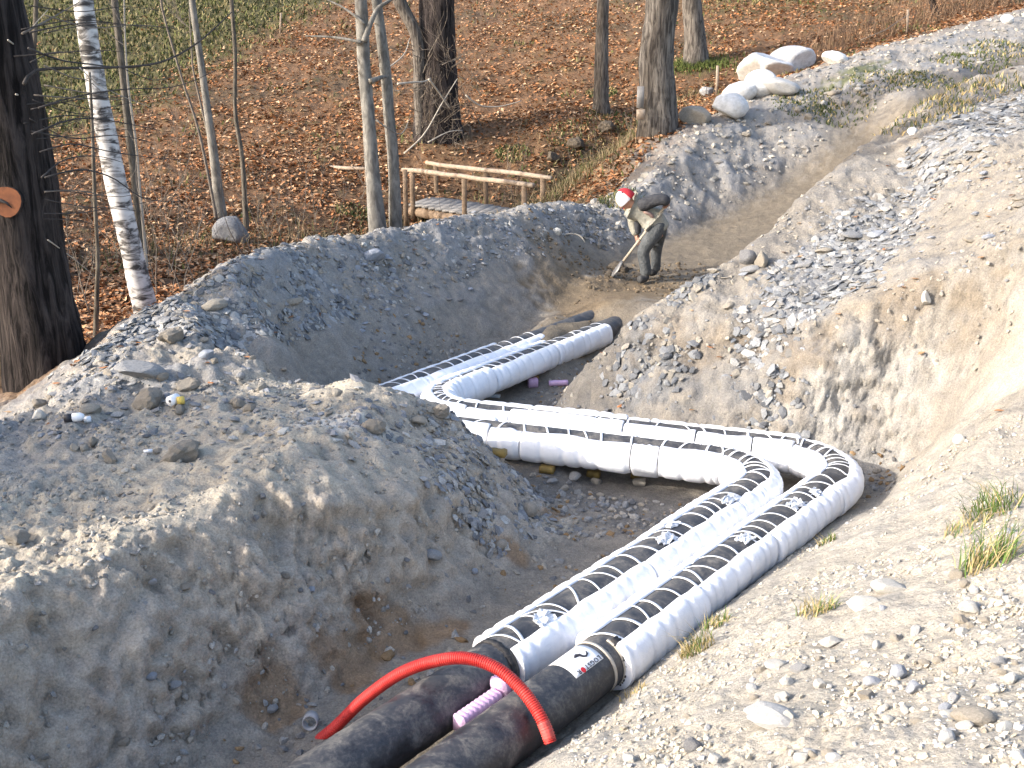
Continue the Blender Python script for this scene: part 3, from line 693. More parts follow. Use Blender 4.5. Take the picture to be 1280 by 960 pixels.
MB().tube([tuple(p) for p in dp_[-40:-8:2]], list(rads[-40:-8:2] + .0012), 14).build('frayed_end', M_redin, duct, label if False else True)
gp_ = hit(388, 911); M_grey = solid('grey_plastic', (.28, .28, .29), (.36, .36, .37), 20, .45, .05)
mb = MB(); cc = [];
for k in range(25): a = 2 * math.pi * k / 24; cc.append((gp_[0] + .036 * math.cos(a), gp_[1] + .012 + .010 * math.sin(a), gp_[2] + .036 + .036 * math.sin(a)))
for w_ in (0,): mb.tube(cc, .006, 8, False)
mb2 = MB(); 
n_ = 24; vs = []
for k in range(n_):
    a = 2 * math.pi * k / n_
    for (rr_, dy) in ((.033, -.02), (.039, -.02), (.039, .025), (.033, .025)): vs.append((gp_[0] + rr_ * math.cos(a), gp_[1] + .012 + dy + .25 * rr_ * math.sin(a), gp_[2] + .034 + rr_ * math.sin(a) * .97))
fs = [(k * 4 + j, k * 4 + (j + 1) % 4, ((k + 1) % n_) * 4 + (j + 1) % 4, ((k + 1) % n_) * 4 + j) for k in range(n_) for j in range(4)]
mb2.add(vs, fs); o = mb2.build('pipe_ring', M_grey, None, True, gp_); tag(o, 'small grey plastic ring lying beside the left end of the red duct', 'ring')

# ------------------------------------------------------------------ foam blocks and packing under the pipes
M_lilac = solid('lilac_foam', (.60, .38, .57), (.70, .48, .66), 30, .7, .5, 60, .01)
M_yellow = solid('yellow_foam', (.15, .10, .03), (.24, .165, .05), 12, .7, .5, 40, .01)
def lump_block(name, c, ax, L, w, h, mat, label, cat, group=None, knobs=0, seed=1, rot=0.0):
    rr = np.random.default_rng(seed); nx, ny = (knobs * 4 + 1 if knobs else 7), 6; mb = MB(); ax = unit(ax); sd = np.array([ax[1], -ax[0]])
    us = np.linspace(-.5, .5, nx); ring = []
    prof = [(-.5, -.5), (-.5, .3), (-.38, .5), (.38, .5), (.5, .3), (.5, -.5)]
    vs = []
    for u_ in us:
        kb = (1 + .02 * math.cos((u_ + .5) * knobs * 2 * math.pi)) if knobs else 1 + rr.uniform(-.06, .06)
        for (a, b) in prof: vs.append((c[0] + ax[0] * u_ * L + sd[0] * a * w * kb, c[1] + ax[1] * u_ * L + sd[1] * a * w * kb, c[2] + (b + .5) * h * kb))
    k = len(prof); fs = [(i * k + j, i * k + (j + 1) % k, (i + 1) * k + (j + 1) % k, (i + 1) * k + j) for i in range(nx - 1) for j in range(k)]
    fs += [tuple(reversed(range(k))), tuple((nx - 1) * k + j for j in range(k))]
    mb.add(vs, fs); o = mb.build(name, mat, None, True, (c[0], c[1], c[2])); return tag(o, label, cat, group)
c0 = PZ(600, 882, .30); dA = unit(A_PTS[1] - A_PTS[0])
midAB = lambda s, z: (*(B_PTS[0] + dB * s - nB * GAP / 2), z)
sm = s_px(RB, SB, 640); lump_block('foam_block', midAB(sm - .02, .22), dB, .27, .075, .09, M_lilac, 'long lilac foam block with knobbly edge wedged between the black pipes', 'foam block', knobs=9)
mq = midAB(sm + .17, .26); lump_block('foam_block', mq, dB, .085, .10, .10, M_lilac, 'short pale lilac foam piece wedged between pipes under the red duct', 'foam block', seed=4)
g = hit(666, 484); lump_block('foam_block', g, (1, .2), .10, .08, .09, M_lilac, 'small square lilac foam block on the gravel between the pipe bend and the bank', 'foam block', seed=2)
g = hit(698, 481); lump_block('foam_block', g, (1, .1), .20, .07, .045, M_lilac, 'flat lilac foam strip on the gravel near the cut bank', 'foam block', seed=3)
for i, (u, v, lb) in enumerate(((664, 476, 'yellow foam wedge beneath the white pipe, behind the small lilac block'), (622, 570, 'yellow foam wedge under the white pipe beside the mound'), (684, 590, 'yellow foam wedge under the middle of the white pipe, left of two others'), (742, 596, 'yellow foam wedge under the white pipe, with grey stones in front'), (796, 597, 'yellow foam wedge under the white pipe nearest to the right-hand bend'))):
    g = hit(u, v); lump_block('foam_wedge', g, (1, -.3), .15 - .015 * i, .08, .05, M_yellow, lb, 'foam wedge', None, 0, 10 + i)
M_pale = solid('pale_plastic', (.62, .68, .72), (.75, .78, .8), 12, .4, .1)
g = hit(618, 497); lump_block('plastic_scrap', g, (1, -.2), .12, .06, .03, M_pale, 'pale blue plastic scrap on gravel beside the pipe bend', 'scrap', seed=20)
# ------------------------------------------------------------------ footbridge, handrail, stakes
M_wood = solid('weathered_wood', (.13, .088, .055), (.24, .17, .115), 9, .8, .5, 60, .01)
M_woodl = solid('pale_wood', (.22, .165, .12), (.34, .27, .205), 9, .75, .4, 60, .01)
M_woodg = solid('grey_board', (.15, .142, .135), (.25, .235, .22), 6, .85, .5, 50, .01)
def lerp(a, b, t): return tuple(a[i] + (b[i] - a[i]) * t for i in range(3))
DZ = .45
NLc, FLc = np.array([-2.24, 22.4]), np.array([-1.87, 23.9]); dBr = unit([1.68, -2.1]); LB = 4.1
bridge = empty('footbridge', (NLc[0], NLc[1], DZ - .1), 'small wooden footbridge with pole handrails crossing the stream ditch', 'bridge')
NB = 16
for k in range(NB):
    a = NLc + dBr * LB * (k + .5) / NB; b = FLc + dBr * LB * (k + .5) / NB
    MB().beam((*a, DZ + random.uniform(-.006, .006)), (*b, DZ + random.uniform(-.006, .006)), LB / NB * .94, .05, (0, 0, 1)).build('deck_plank', M_woodg, bridge)
for q, off in ((NLc, .08), (FLc, -.08)):
    o_ = (FLc - NLc) * off / 1.5; a = q + o_
    MB().tube([(*a, DZ - .15), (*(a + dBr * LB), DZ - .15)], [.11, .12], 10).build('log_beam', M_wood, bridge)
for q, sgn in ((NLc, -1), (FLc, 1)):
    o_ = unit(FLc - NLc) * .06 * sgn; pp = []
    for f in (.03, .50, .97):
        a = q + o_ + dBr * LB * f; h = DZ + .72
        MB().beam((*a, DZ - .35), (*a, h), .10, .09, (0, 1, 0), .004).build('post', M_wood, bridge)
    a = q + o_ - dBr * .25; b = q + o_ + dBr * (LB + .15); n = 9
    MB().tube([lerp((*a, DZ + .75), (*b, DZ + .75), k / (n - 1))[:2] + (DZ + .755 + random.uniform(-.015, .015),) for k in range(n)], [.045 + .006 * random.random() for _ in range(n)], 8, True, .2).build('handrail', M_woodl, bridge)
rl = empty('pole_fence', PY(416, 243, 24.5), 'low wooden pole fence continuing left of the footbridge', 'fence')
MB().tube([PY(385, 206, 24.9), PY(400, 208, 24.8), PY(430, 210, 24.3), PY(463, 211, 23.8)], [.035, .045, .045, .04], 8).build('rail', M_woodl, rl)
for (u, v0, v1, y) in ((416, 250, 210, 24.5), (458, 250, 210, 23.9)): MB().beam(PY(u, v0, y), PY(u, v1, y), .08, .08, (0, 1, 0)).build('post', M_wood, rl)
pw = empty('wooden_post', PY(507, 282, 20.6), 'thin wooden post standing in front of the footbridge handrail', 'post')
MB().beam(PY(508, 284, 21.2), PY(506, 212, 21.2), .09, .08, (0, 1, 0), .004).build('post_shaft', M_wood, pw)
for (u, v, h, y, lb) in ((896, 118, 36, None, 'thin pale stake standing behind the white boulders'), (1134, 42, 30, None, 'thin stake beside the brush on the far berm'), (350, 42, 26, None, 'short grey stake on the grassy hillside at the upper left')):
    p = hit(u, v); q = PY(u + 1, v - h, p[1]); o = empty('stake', p, lb, 'stake')
    MB().beam((p[0], p[1], p[2] - .1), q, .06, .05, (0, 1, 0)).build('stake_shaft', M_woodl, o)
p1 = hit(1134, 40); p2 = hit(1075, 62)
o = empty('fence_wire', p1, 'slack pale wire running down from the far stake', 'wire'); MB().tube([(p1[0], p1[1], p1[2] + .5), lerp(p1, p2, .5)[:2] + ((p1[2] + p2[2]) / 2 + .28,), (p2[0], p2[1], p2[2] + .25)], .012, 5).build('strand', M_woodl, o)

# ------------------------------------------------------------------ trees
def bark(name, c1, c2, sx=14, sz=1.6, bump=1.0, dist=.03):
    m, N, L, B = new_mat(name); tc = N.new('ShaderNodeTexCoord').outputs['Object']; mp = N.new('ShaderNodeMapping'); L.new(tc, mp.inputs['Vector']); mp.inputs['Scale'].default_value = (sx, sx, sz)
    n = noise_node(N, L, 1.0, 8, .65, mp.outputs['Vector'], .8); n2 = noise_node(N, L, 3, 4, .6, tc)
    r = ramp_node(N, L, n.outputs['Fac'], [(.41, c1), (.58, c2)]); r2 = ramp_node(N, L, n2.outputs['Fac'], [(.35, .75), (.65, 1.15)])
    L.new(mixc(N, L, 'MULTIPLY', 1.0, r.outputs['Color'], r2.outputs['Color']), B.inputs['Base Color']); B.inputs['Roughness'].default_value = .9; B.inputs['Specular IOR Level'].default_value = .15
    bump_chain(N, L, B, [(n.outputs['Fac'], bump, dist)]); return m
M_bark_dark = bark('dark_bark', (.009, .007, .007), (.062, .05, .046), 15, 1.3, 1.0, .08)
M_bark_grey = bark('grey_bark', (.05, .043, .038), (.17, .15, .13), 18, 2.2, 1.0, .04)
M_bark_pale = bark('pale_grey_bark', (.12, .112, .10), (.24, .225, .20), 9, 3, .4, .01)
M_bark_thin = bark('brown_bark', (.07, .06, .048), (.15, .13, .105), 30, 4, .4, .01)
M_twig = solid('twig', (.10, .08, .065), (.19, .16, .13), 12, .8, 0)
M_twigd = solid('dark_twig', (.03, .026, .025), (.07, .06, .055), 12, .8, 0)
M_twigp = solid('pale_twig', (.32, .28, .23), (.42, .38, .32), 12, .8, 0)
# birch: white bark with dark lenticels and patches
M_birch, N_, L_, B_ = new_mat('birch_bark'); _tc = N_.new('ShaderNodeTexCoord').outputs['Object']; _mp = N_.new('ShaderNodeMapping'); L_.new(_tc, _mp.inputs['Vector']); _mp.inputs['Scale'].default_value = (3.0, 3.0, 8)
_n = noise_node(N_, L_, 1.6, 5, .6, _mp.outputs['Vector'], .5); _r = ramp_node(N_, L_, _n.outputs['Fac'], [(.40, (.03, .027, .027)), (.47, (.22, .21, .205)), (.54, (.46, .45, .44)), (.7, (.58, .57, .56))]); L_.new(_r.outputs['Color'], B_.inputs['Base Color']); B_.inputs['Roughness'].default_value = .65
bump_chain(N_, L_, B_, [(_n.outputs['Fac'], .4, .01)])
M_cut, N_, L_, B_ = new_mat('cut_wood'); _tc = N_.new('ShaderNodeTexCoord').outputs['Object']; _n = noise_node(N_, L_, 12, 6, .6, _tc); _r = ramp_node(N_, L_, _n.outputs['Fac'], [(.3, (.15, .045, .014)), (.7, (.28, .092, .03))]); L_.new(_r.outputs['Color'], B_.inputs['Base Color'])

def grow(mb, base, d, length, r, R, depth, n=5):
    """bare branch: crooked tapering tube with side shoots"""
    pts = [Vector(base)]; d = Vector(d).normalized(); seg = 5; rad = [r]
    for k in range(seg):
        d = (d + Vector((R.uniform(-.25, .25), R.uniform(-.25, .25), R.uniform(-.08, .22)))).normalized()
        pts.append(pts[-1] + d * length / seg); rad.append(max(r * (1 - (k + 1) / (seg + .4)), .003))
    mb.tube(pts, rad, n, False)
    if depth > 0:
        for k in range(R.randint(3, 5)):
            i = R.randint(1, seg); dd = (d * .6 + Vector((R.uniform(-1, 1), R.uniform(-1, 1), R.uniform(-.2, .8)))).normalized()
            grow(mb, pts[i], dd, length * R.uniform(.4, .65), rad[i] * .6, R, depth - 1, 3 if depth == 1 else 4)
def tree(name, label, path, radii, mat, height, seed, group=None, crown=8, sides=14, twig=M_twig, flare=1.35, clen=1.0, cat='tree'):
    """path: visible trunk from the ground up; it goes on above the picture to its full height with a bare crown"""
    R = random.Random(seed); pts = [Vector(p) for p in path]; rad = list(radii)
    d = (pts[-1] - pts[-2]).normalized(); d = (d * .6 + Vector((0, 0, .4))).normalized(); top0 = pts[-1].z; r0 = rad[-1]; z0 = pts[0].z
    nvis = len(pts)
    while pts[-1].z < z0 + height:
        d = (d + Vector((R.uniform(-.06, .06), R.uniform(-.06, .06), .06))).normalized(); pts.append(pts[-1] + d * .9)
        rad.append(max(r0 * (1 - (pts[-1].z - top0) / (height + z0 - top0 + .4)) , .012))
    P = np.array([tuple(p) for p in pts]); m = max(30, len(pts) * 4); Q = smooth_path(P, m); t = np.linspace(0, 1, m)
    seg = np.r_[0, np.cumsum(np.linalg.norm(np.diff(P, axis=0), axis=1))]; rq = np.interp(t, seg / seg[-1], rad)
    rq = rq * (1 + (flare - 1) * np.exp(-(t * seg[-1]) / (.25 + rad[0] * .9)))
    Q[0, 2] -= .25
    root = empty(name, tuple(pts[0]), label, cat, group)
    MB().tube([tuple(q) for q in Q], list(rq), sides, True, .10, seed).build('trunk', mat, root)
    if crown:
        mb = MB(); zt = pts[-1].z
        for k in range(crown):
            f = R.uniform(.35, 1.0); zz = max(top0 + .5, z0 + height * f); zz = min(zz, zt - .2)
            i = int(np.argmin(np.abs(Q[:, 2] - zz))); a = R.uniform(0, 6.28)
            grow(mb, tuple(Q[i]), (math.cos(a), math.sin(a), R.uniform(.3, 1.0)), height * .28 * clen * R.uniform(.6, 1.2), rq[i] * .55, R, 2)
        mb.build('crown', twig, root)
    return root
def trunk_from_px(spec, y):
    """spec: (u, v, width in px) from the ground up"""
    pts = []; rad = []
    for u, v, w in spec:
        p = PY(u, v, y); pts.append(p); rad.append(w / 2 / FPX * proj(p)[2])
    return pts, rad
def twig_px(pts, y, r0, r1, mat, parent, name='branch', dy=0.0):
    P = [PY(u, v, y + dy * i / max(1, len(pts) - 1)) for i, (u, v) in enumerate(pts)]; n = len(P) * 3; Q = smooth_path(P, n)
    return MB().tube([tuple(q) for q in Q], list(np.linspace(r0, r1, n)), 6).build(name, mat, parent)

p_, r_ = trunk_from_px([(62, 492, 100), (55, 440, 92), (42, 370, 92), (28, 290, 92), (22, 230, 92), (10, 140, 86), (-4, 60, 84), (-18, -10, 82), (-60, -160, 80)], 8.7)
old = tree('old_tree', 'big dark rough-barked tree at the left edge with an orange cut branch stump', p_, r_, M_bark_dark, 11, 1, None, 9, 26, M_twigd, 1.15)
# sawn branch stub, facing the picture's right front
cz = np.array(PY(26, 246, 8.7)); dr = unit([.10, -1.0, .05]); c_ = cz + np.array([.04, -.34, 0])
mb = MB(); a1 = np.array([1, .1, 0]); a2 = np.array([0, .05, 1]); ringv = []
for q, rr_ in ((-.22, .155), (0, .125)):
    for k in range(18):
        a = 2 * math.pi * k / 18; ringv.append(tuple(c_ + dr * q + (a1 * math.cos(a) * .95 + a2 * math.sin(a)) * rr_ * (1 + .05 * math.sin(3 * a))))
mb.add(ringv, [(k, (k + 1) % 18, 18 + (k + 1) % 18, 18 + k) for k in range(18)]); stub = mb.build('branch_stub', M_bark_dark, old)
mb = MB(); mb.add(ringv[18:], [tuple(range(18))]); mb.v = [tuple(np.array(v) + dr * .003) for v in mb.v]; mb.build('cut_face', M_cut, stub, False)
crackp = [tuple(c_ + dr * .006 + a1 * x + a2 * z) for x, z in ((-.10, .0), (-.05, .01), (0, -.01), (.035, -.05))]; MB().tube(crackp, [.022, .02, .012, .004], 5).build('heart_crack', M_twigd, stub)
for k, (pts, r0, mt) in enumerate(((((30, 105), (45, 88), (100, 85), (150, 84), (200, 78), (245, 55), (290, 15)), .016, M_twigd), (((40, 168), (80, 152), (110, 148), (150, 153), (200, 163)), .009, M_twigd), (((50, 190), (90, 180), (140, 190), (200, 198), (240, 200)), .007, M_twigd), (((52, 222), (80, 200), (120, 195), (160, 205)), .008, M_twigd),
        (((56, 222), (100, 212), (140, 222), (180, 248), (225, 252)), .009, M_twigd), (((35, 60), (75, 75), (110, 80), (160, 85), (190, 80)), .009, M_twigd), (((38, 78), (70, 65), (110, 68), (140, 60)), .006, M_twigd), (((28, 42), (60, 25), (100, 2)), .010, M_twig), (((10, 50), (30, 62), (36, 40), (60, 12)), .007, M_twigp), (((20, 118), (35, 120), (25, 105)), .008, M_twigp),
        (((48, 135), (90, 122), (150, 112), (220, 108), (270, 88)), .008, M_twigd), (((20, 372), (45, 390), (75, 388), (80, 372)), .008, M_twigp), (((150, 84), (190, 100), (215, 96)), .005, M_twigd), (((100, 85), (130, 110), (190, 135)), .005, M_twigp), (((56, 240), (95, 238), (150, 246), (210, 232)), .006, M_twig), (((60, 300), (90, 322), (118, 345)), .006, M_twigp))):
    twig_px(pts, 8.45, r0, r0 * .3, mt, old, 'branch', .9)
p_, r_ = trunk_from_px([(184, 392, 30), (172, 345, 27), (164, 310, 26), (152, 260, 27), (140, 205, 26), (129, 150, 25), (119, 100, 24), (110, 45, 24), (104, 0, 24), (92, -80, 22)], 11.9)
birch = tree('birch_tree', 'slender leaning white birch with black marks beside the big dark tree', p_, r_, M_birch, 10, 2, None, 7, 16, M_twigd, 1.1)
thin = 'thin bare trees between the birch and the leafy slope'
for (nm, lb, sp, y, mt, h, cr) in (
    ('young_tree', 'dark thin trunk just right of the white birch', [(172, 250, 11), (163, 180, 10), (152, 80, 9), (143, 0, 9)], 17.0, M_bark_thin, 9, 5),
    ('young_tree', 'straight grey young trunk rising behind the grey boulder', [(275, 262, 14), (268, 200, 11), (257, 120, 9), (247, 50, 8), (240, 0, 8)], 20.5, M_bark_pale, 10, 5),
    ('young_tree', 'thin wavy trunk immediately right of the grey boulder', [(307, 278, 7), (303, 200, 6), (294, 140, 5), (294, 70, 5), (289, 0, 5)], 19.6, M_bark_thin, 8, 4),
    ('sapling', 'spindly sapling left of the boulder leaning towards upper left', [(268, 240, 4), (250, 170, 3.5), (228, 100, 3), (205, 20, 3), (200, -10, 3)], 20.2, M_twig, 5.5, 3),
    ('sapling', 'pale thin sapling between the big dark tree and the birch', [(118, 414, 6), (121, 370, 6), (122, 320, 5), (118, 240, 5), (115, 150, 4), (112, 90, 3)], 10.6, M_bark_thin, 2.75, 0),
    ('sapling', 'thin pale stem just right of the birch lower trunk', [(178, 282, 4), (176, 250, 3.5), (170, 180, 3), (160, 105, 3)], 15.5, M_twigp, 4.2, 2),
    ('young_tree', 'dark thin trunk behind the big left tree', [(42, 330, 9), (41, 200, 7), (41, 100, 6), (45, 0, 6)], 14.0, M_bark_thin, 8, 4),
    ('sapling', 'faint sapling with forked twigs left of the straight grey trunk', [(272, 255, 3), (262, 180, 3), (243, 95, 2.5), (240, 70, 2)], 21.5, M_twig, 3.6, 2),
    ('grey_tree', 'pale grey trunk with side twigs, left one of the close pair', [(474, 288, 23), (466, 220, 18), (461, 150, 16), (455, 80, 16), (451, 0, 16)], 18.6, M_bark_pale, 11, 7),
    ('grey_tree', 'pale grey trunk, slimmer right one of the close pair', [(494, 272, 16), (492, 210, 14), (486, 140, 14), (481, 80, 14), (473, 20, 13), (469, -20, 13)], 18.9, M_bark_pale, 10, 6),
    ('rough_tree', 'medium brown trunk on the leafy slope left of the thick grey trunk', [(752, 118, 18), (752, 70, 17), (753, 30, 15), (754, 0, 15)], 28.2, M_bark_grey, 11, 7),
    ('rough_tree', 'thick grey furrowed trunk standing beside the ditch with a wooden box', [(822, 156, 42), (822, 120, 42), (820, 80, 43), (822, 50, 41), (826, 20, 40), (828, -10, 42), (830, -80, 42)], 20.5, M_bark_grey, 13, 9),
    ('rough_tree', 'mossy-footed grey trunk behind and right of the thickest trunk', [(870, 79, 27), (869, 50, 25), (866, 20, 24), (864, -10, 24)], 32.0, M_bark_grey, 12, 8),
    ('rough_tree', 'dark thin trunk beyond the spoil bank near the top right', [(1172, 36, 9), (1169, 15, 9), (1164, -5, 8)], 34.0, M_bark_dark, 8, 5)):
    p_, r_ = trunk_from_px(sp, y); gz = float(ground(np.array([p_[0][0]]), np.array([p_[0][1]]))[0]) if True else 0
    if p_[0][2] > gz: p_ = [(p_[0][0], p_[0][1], gz)] + p_[1:]
    t_ = tree(nm, lb, p_, r_, mt, h, hash(lb) % 1000 if False else int(sp[0][0]), thin if False else None, cr, 16 if sp[0][2] > 12 else 8)
    if 'left one' in lb: tw_l = t_
    if 'with a wooden box' in lb: box_tree = t_
    if 'mossy' in lb: mossy = t_
for pts, r0 in ((((452, 53), (420, 47), (382, 45)), .035), (((455, 52), (470, 14), (485, 2), (500, -6)), .06), (((463, 102), (475, 97), (484, 96)), .06), (((456, 30), (430, 10), (405, -2)), .03), (((470, 150), (500, 168), (512, 148)), .018)):
    twig_px(pts, 18.4, r0, r0 * .35, M_bark_pale, tw_l, 'branch', .3)
R = random.Random(77)
for k in range(22):
    u, v = R.choice(((70, R.uniform(20, 330)), (R.uniform(30, 60), R.uniform(0, 200)))); dx = R.uniform(60, 190); bend = R.uniform(-30, 25)
    twig_px([(u - 15, v + R.uniform(-6, 6)), (u + dx * .3, v + bend * .5 + R.uniform(-6, 6)), (u + dx * .65, v + bend * .8 + R.uniform(-8, 8)), (u + dx, v + bend + R.uniform(-14, 14))], 8.5, R.uniform(.004, .008), .0018, R.choice((M_twigd, M_twigd, M_twig)), old, 'branch', R.uniform(.2, 1.2))
mb = MB()
for k in range(75):
    x = R.uniform(-10.5, -3.6); y = R.uniform(11, 21); z = float(ground(np.array([x]), np.array([y]))[0]); grow(mb, (x, y, z - .05), (R.uniform(-.5, .5), R.uniform(-.3, .3), 1), R.uniform(.6, 2.0), R.uniform(.005, .011), R, 1, 4)
for k in range(40):
    x = R.uniform(-3.5, 3); y = R.uniform(21.5, 29); z = float(ground(np.array([x]), np.array([y]))[0]); grow(mb, (x, y, z - .05), (R.uniform(-.5, .5), R.uniform(-.3, .3), .8), R.uniform(.5, 1.3), R.uniform(.006, .011), R, 1, 3)
tag(mb.build('bare_underbrush', M_twig, None), 'thin bare underbrush twigs among the trees', kind='stuff')
# the old oak with burr twigs
p_, r_ = trunk_from_px([(548, 192, 66), (547, 150, 56), (546, 110, 52), (546, 60, 46), (546, 20, 44), (547, -10, 44), (549, -60, 44)], 26.8)
oak = tree('oak_tree', 'stout dark twiggy trunk with a forked left limb behind the footbridge', p_, r_, M_bark_dark, 13, 9, None, 9, 20, M_twig, 1.15)
q_, s_ = trunk_from_px([(527, 175, 14), (524, 120, 14), (524, 70, 15), (519, 40, 16), (508, 18, 16), (497, -5, 16), (480, -60, 14)], 26.45)
MB().tube([tuple(v) for v in smooth_path(q_, 24)], list(np.interp(np.linspace(0, 1, 24), np.linspace(0, 1, len(s_)), s_)), 12, True, .1).build('fork_limb', M_bark_grey, oak)
mb = MB(); R = random.Random(5)
for k in range(70):
    u = R.gauss(552, 20); v = R.uniform(60, 185); a = PY(u, v, 26.3 + R.uniform(-.3, .2)); grow(mb, a, (R.uniform(-1, 1), R.uniform(-1, -.1), R.uniform(-.3, .9)), R.uniform(.5, 1.2), .013, R, 1, 3)
tag(mb.build('burr_twigs', M_twig, oak), kind='stuff')
for pts, r0 in ((((497, 105), (515, 103), (530, 102), (538, 98)), .035), (((536, 99), (548, 115), (563, 137)), .03), (((582, 119), (600, 132), (625, 133), (652, 126)), .022), (((505, 192), (530, 168), (552, 130), (572, 98)), .025), (((535, 178), (560, 165), (578, 163)), .02), (((488, 92), (492, 112), (499, 113)), .02), (((485, 85), (505, 68), (512, 48)), .018)):
    twig_px(pts, 24.5, r0, r0 * .4, M_twigp, oak, 'branch', .6)
# nesting-box like boards on the thick trunk
bx_ = empty('tree_boards', PY(801, 140, 20.1), 'weathered boards nailed to the left side of the thick grey trunk', 'boards')
MB().beam(PY(801, 108, 20.1), PY(800, 135, 20.05), .13, .05, (0, -1, 0)).build('upper_board', M_woodg, bx_)
MB().beam(PY(801, 137, 20.02), PY(801, 149, 20.0), .16, .10, (0, -1, 0)).build('lower_board', M_woodl, bx_)
M_needle = solid('evergreen_needles', (.02, .035, .015), (.045, .07, .028), 6, .8, 0)
sb = (-7.0, 4.35, float(ground(np.array([-7.0]), np.array([4.35]))[0])); shr = empty('added_shade_shrub', sb, 'added evergreen shrub out of view on the left, placed to shade the spoil plateau', 'shrub')  # added unseen shrub, shaped to cast shade over the spoil plateau
MB().tube([(sb[0], sb[1], sb[2] - .2), (sb[0], sb[1], sb[2] + 1.2), (sb[0] + .1, sb[1], sb[2] + 2.6)], [.12, .09, .02], 8).build('stem', M_bark_dark, shr)
r = np.random.default_rng(91); n = 9000; hh = r.uniform(.1, 3.1, n); rad_ = 1.35 * np.sqrt(np.clip(1 - (hh / 3.2) ** 2.6, 0, 1)) * np.sqrt(r.random(n)); a = r.uniform(0, 6.28, n)
cl = perlin(np.cos(a) * rad_ * 1.6, np.sin(a) * rad_ * 1.6, hh * 1.6); k = cl > -.22; hh, rad_, a = hh[k], rad_[k], a[k]; n = len(hh)
P = np.stack([np.cos(a) * rad_, np.sin(a) * rad_, hh], -1); d1 = r.normal(size=(n, 3)) * .06; d2 = r.normal(size=(n, 3)) * .05
me = mesh_np('foliage', np.stack([P - d1, P + d2, P + d1, P - d2], 1).reshape(-1, 3), np.arange(4 * n).reshape(n, 4), M_needle, False); link('foliage', me, shr)
sb = (-12.8, 13.4, float(ground(np.array([-12.8]), np.array([13.4]))[0])); shr = empty('added_shade_spruce', sb, 'added spruce out of view on the left, placed to shade the leafy ground', 'tree')  # added unseen spruce that throws shade over the lower left hillside
MB().tube([(sb[0], sb[1], sb[2] - .2), (sb[0], sb[1], sb[2] + 3), (sb[0] + .1, sb[1], sb[2] + 8.4)], [.2, .14, .02], 8).build('trunk', M_bark_dark, shr)
r = np.random.default_rng(93); n = 15000; hh = 8.4 * r.random(n) ** 1.3 + .3; rad_ = 2.5 * np.clip(1 - hh / 8.9, 0, 1) ** .7 * np.sqrt(r.random(n)) * (.75 + .25 * np.sin(hh * 9)); a = r.uniform(0, 6.28, n)
cl = perlin(np.cos(a) * rad_ * 1.2, np.sin(a) * rad_ * 1.2, hh * 1.2 + 40); k = cl > -.15; hh, rad_, a = hh[k], rad_[k], a[k]; n = len(hh)
P = np.stack([np.cos(a) * rad_, np.sin(a) * rad_, hh - .15 * rad_], -1); d1 = r.normal(size=(n, 3)) * .11; d2 = r.normal(size=(n, 3)) * .08
me = mesh_np('foliage', np.stack([P - d1, P + d2, P + d1, P - d2], 1).reshape(-1, 3), np.arange(4 * n).reshape(n, 4), M_needle, False); link('foliage', me, shr)
# ------------------------------------------------------------------ stones and boulders
def ico(sub):
    t = (1 + 5 ** .5) / 2
    v = [(-1, t, 0), (1, t, 0), (-1, -t, 0), (1, -t, 0), (0, -1, t), (0, 1, t), (0, -1, -t), (0, 1, -t), (t, 0, -1), (t, 0, 1), (-t, 0, -1), (-t, 0, 1)]
    f = [(0, 11, 5), (0, 5, 1), (0, 1, 7), (0, 7, 10), (0, 10, 11), (1, 5, 9), (5, 11, 4), (11, 10, 2), (10, 7, 6), (7, 1, 8), (3, 9, 4), (3, 4, 2), (3, 2, 6), (3, 6, 8), (3, 8, 9), (4, 9, 5), (2, 4, 11), (6, 2, 10), (8, 6, 7), (9, 8, 1)]
    v = [np.array(p, float) / np.linalg.norm(p) for p in v]
    for _ in range(sub):
        mid = {}; nf = []
        def m(a, b):
            k = (min(a, b), max(a, b))
            if k not in mid: q = v[a] + v[b]; v.append(q / np.linalg.norm(q)); mid[k] = len(v) - 1
            return mid[k]
        for a, b, c in f: x, y, z = m(a, b), m(b, c), m(c, a); nf += [(a, x, z), (b, y, x), (c, z, y), (x, y, z)]
        f = nf
    return np.array(v), np.array(f)
ICO = [ico(k) for k in range(4)]
def stone_shape(seed, sub=2, planes=7, lo=.55, rough=.05):
    rr = np.random.default_rng(seed); V, F = ICO[sub]; V = V.copy()
    for _ in range(planes):
        n = rr.normal(size=3); n /= np.linalg.norm(n); h = rr.uniform(lo, .92); d = V @ n; m = d > h; V[m] -= np.outer(d[m] - h, n)
    V *= (1 + rough * perlin(V[:, 0] * 2.5 + seed, V[:, 1] * 2.5, V[:, 2] * 2.5)[:, None] + rough * .5 * perlin(V[:, 0] * 7 + seed, V[:, 1] * 7, V[:, 2] * 7)[:, None])
    return V / np.abs(V).max(0), F
def rock_mat(name, c1, c2, scale=9): return solid(name, c1, c2, scale, .9, .6, 45, .02, spec=.2)
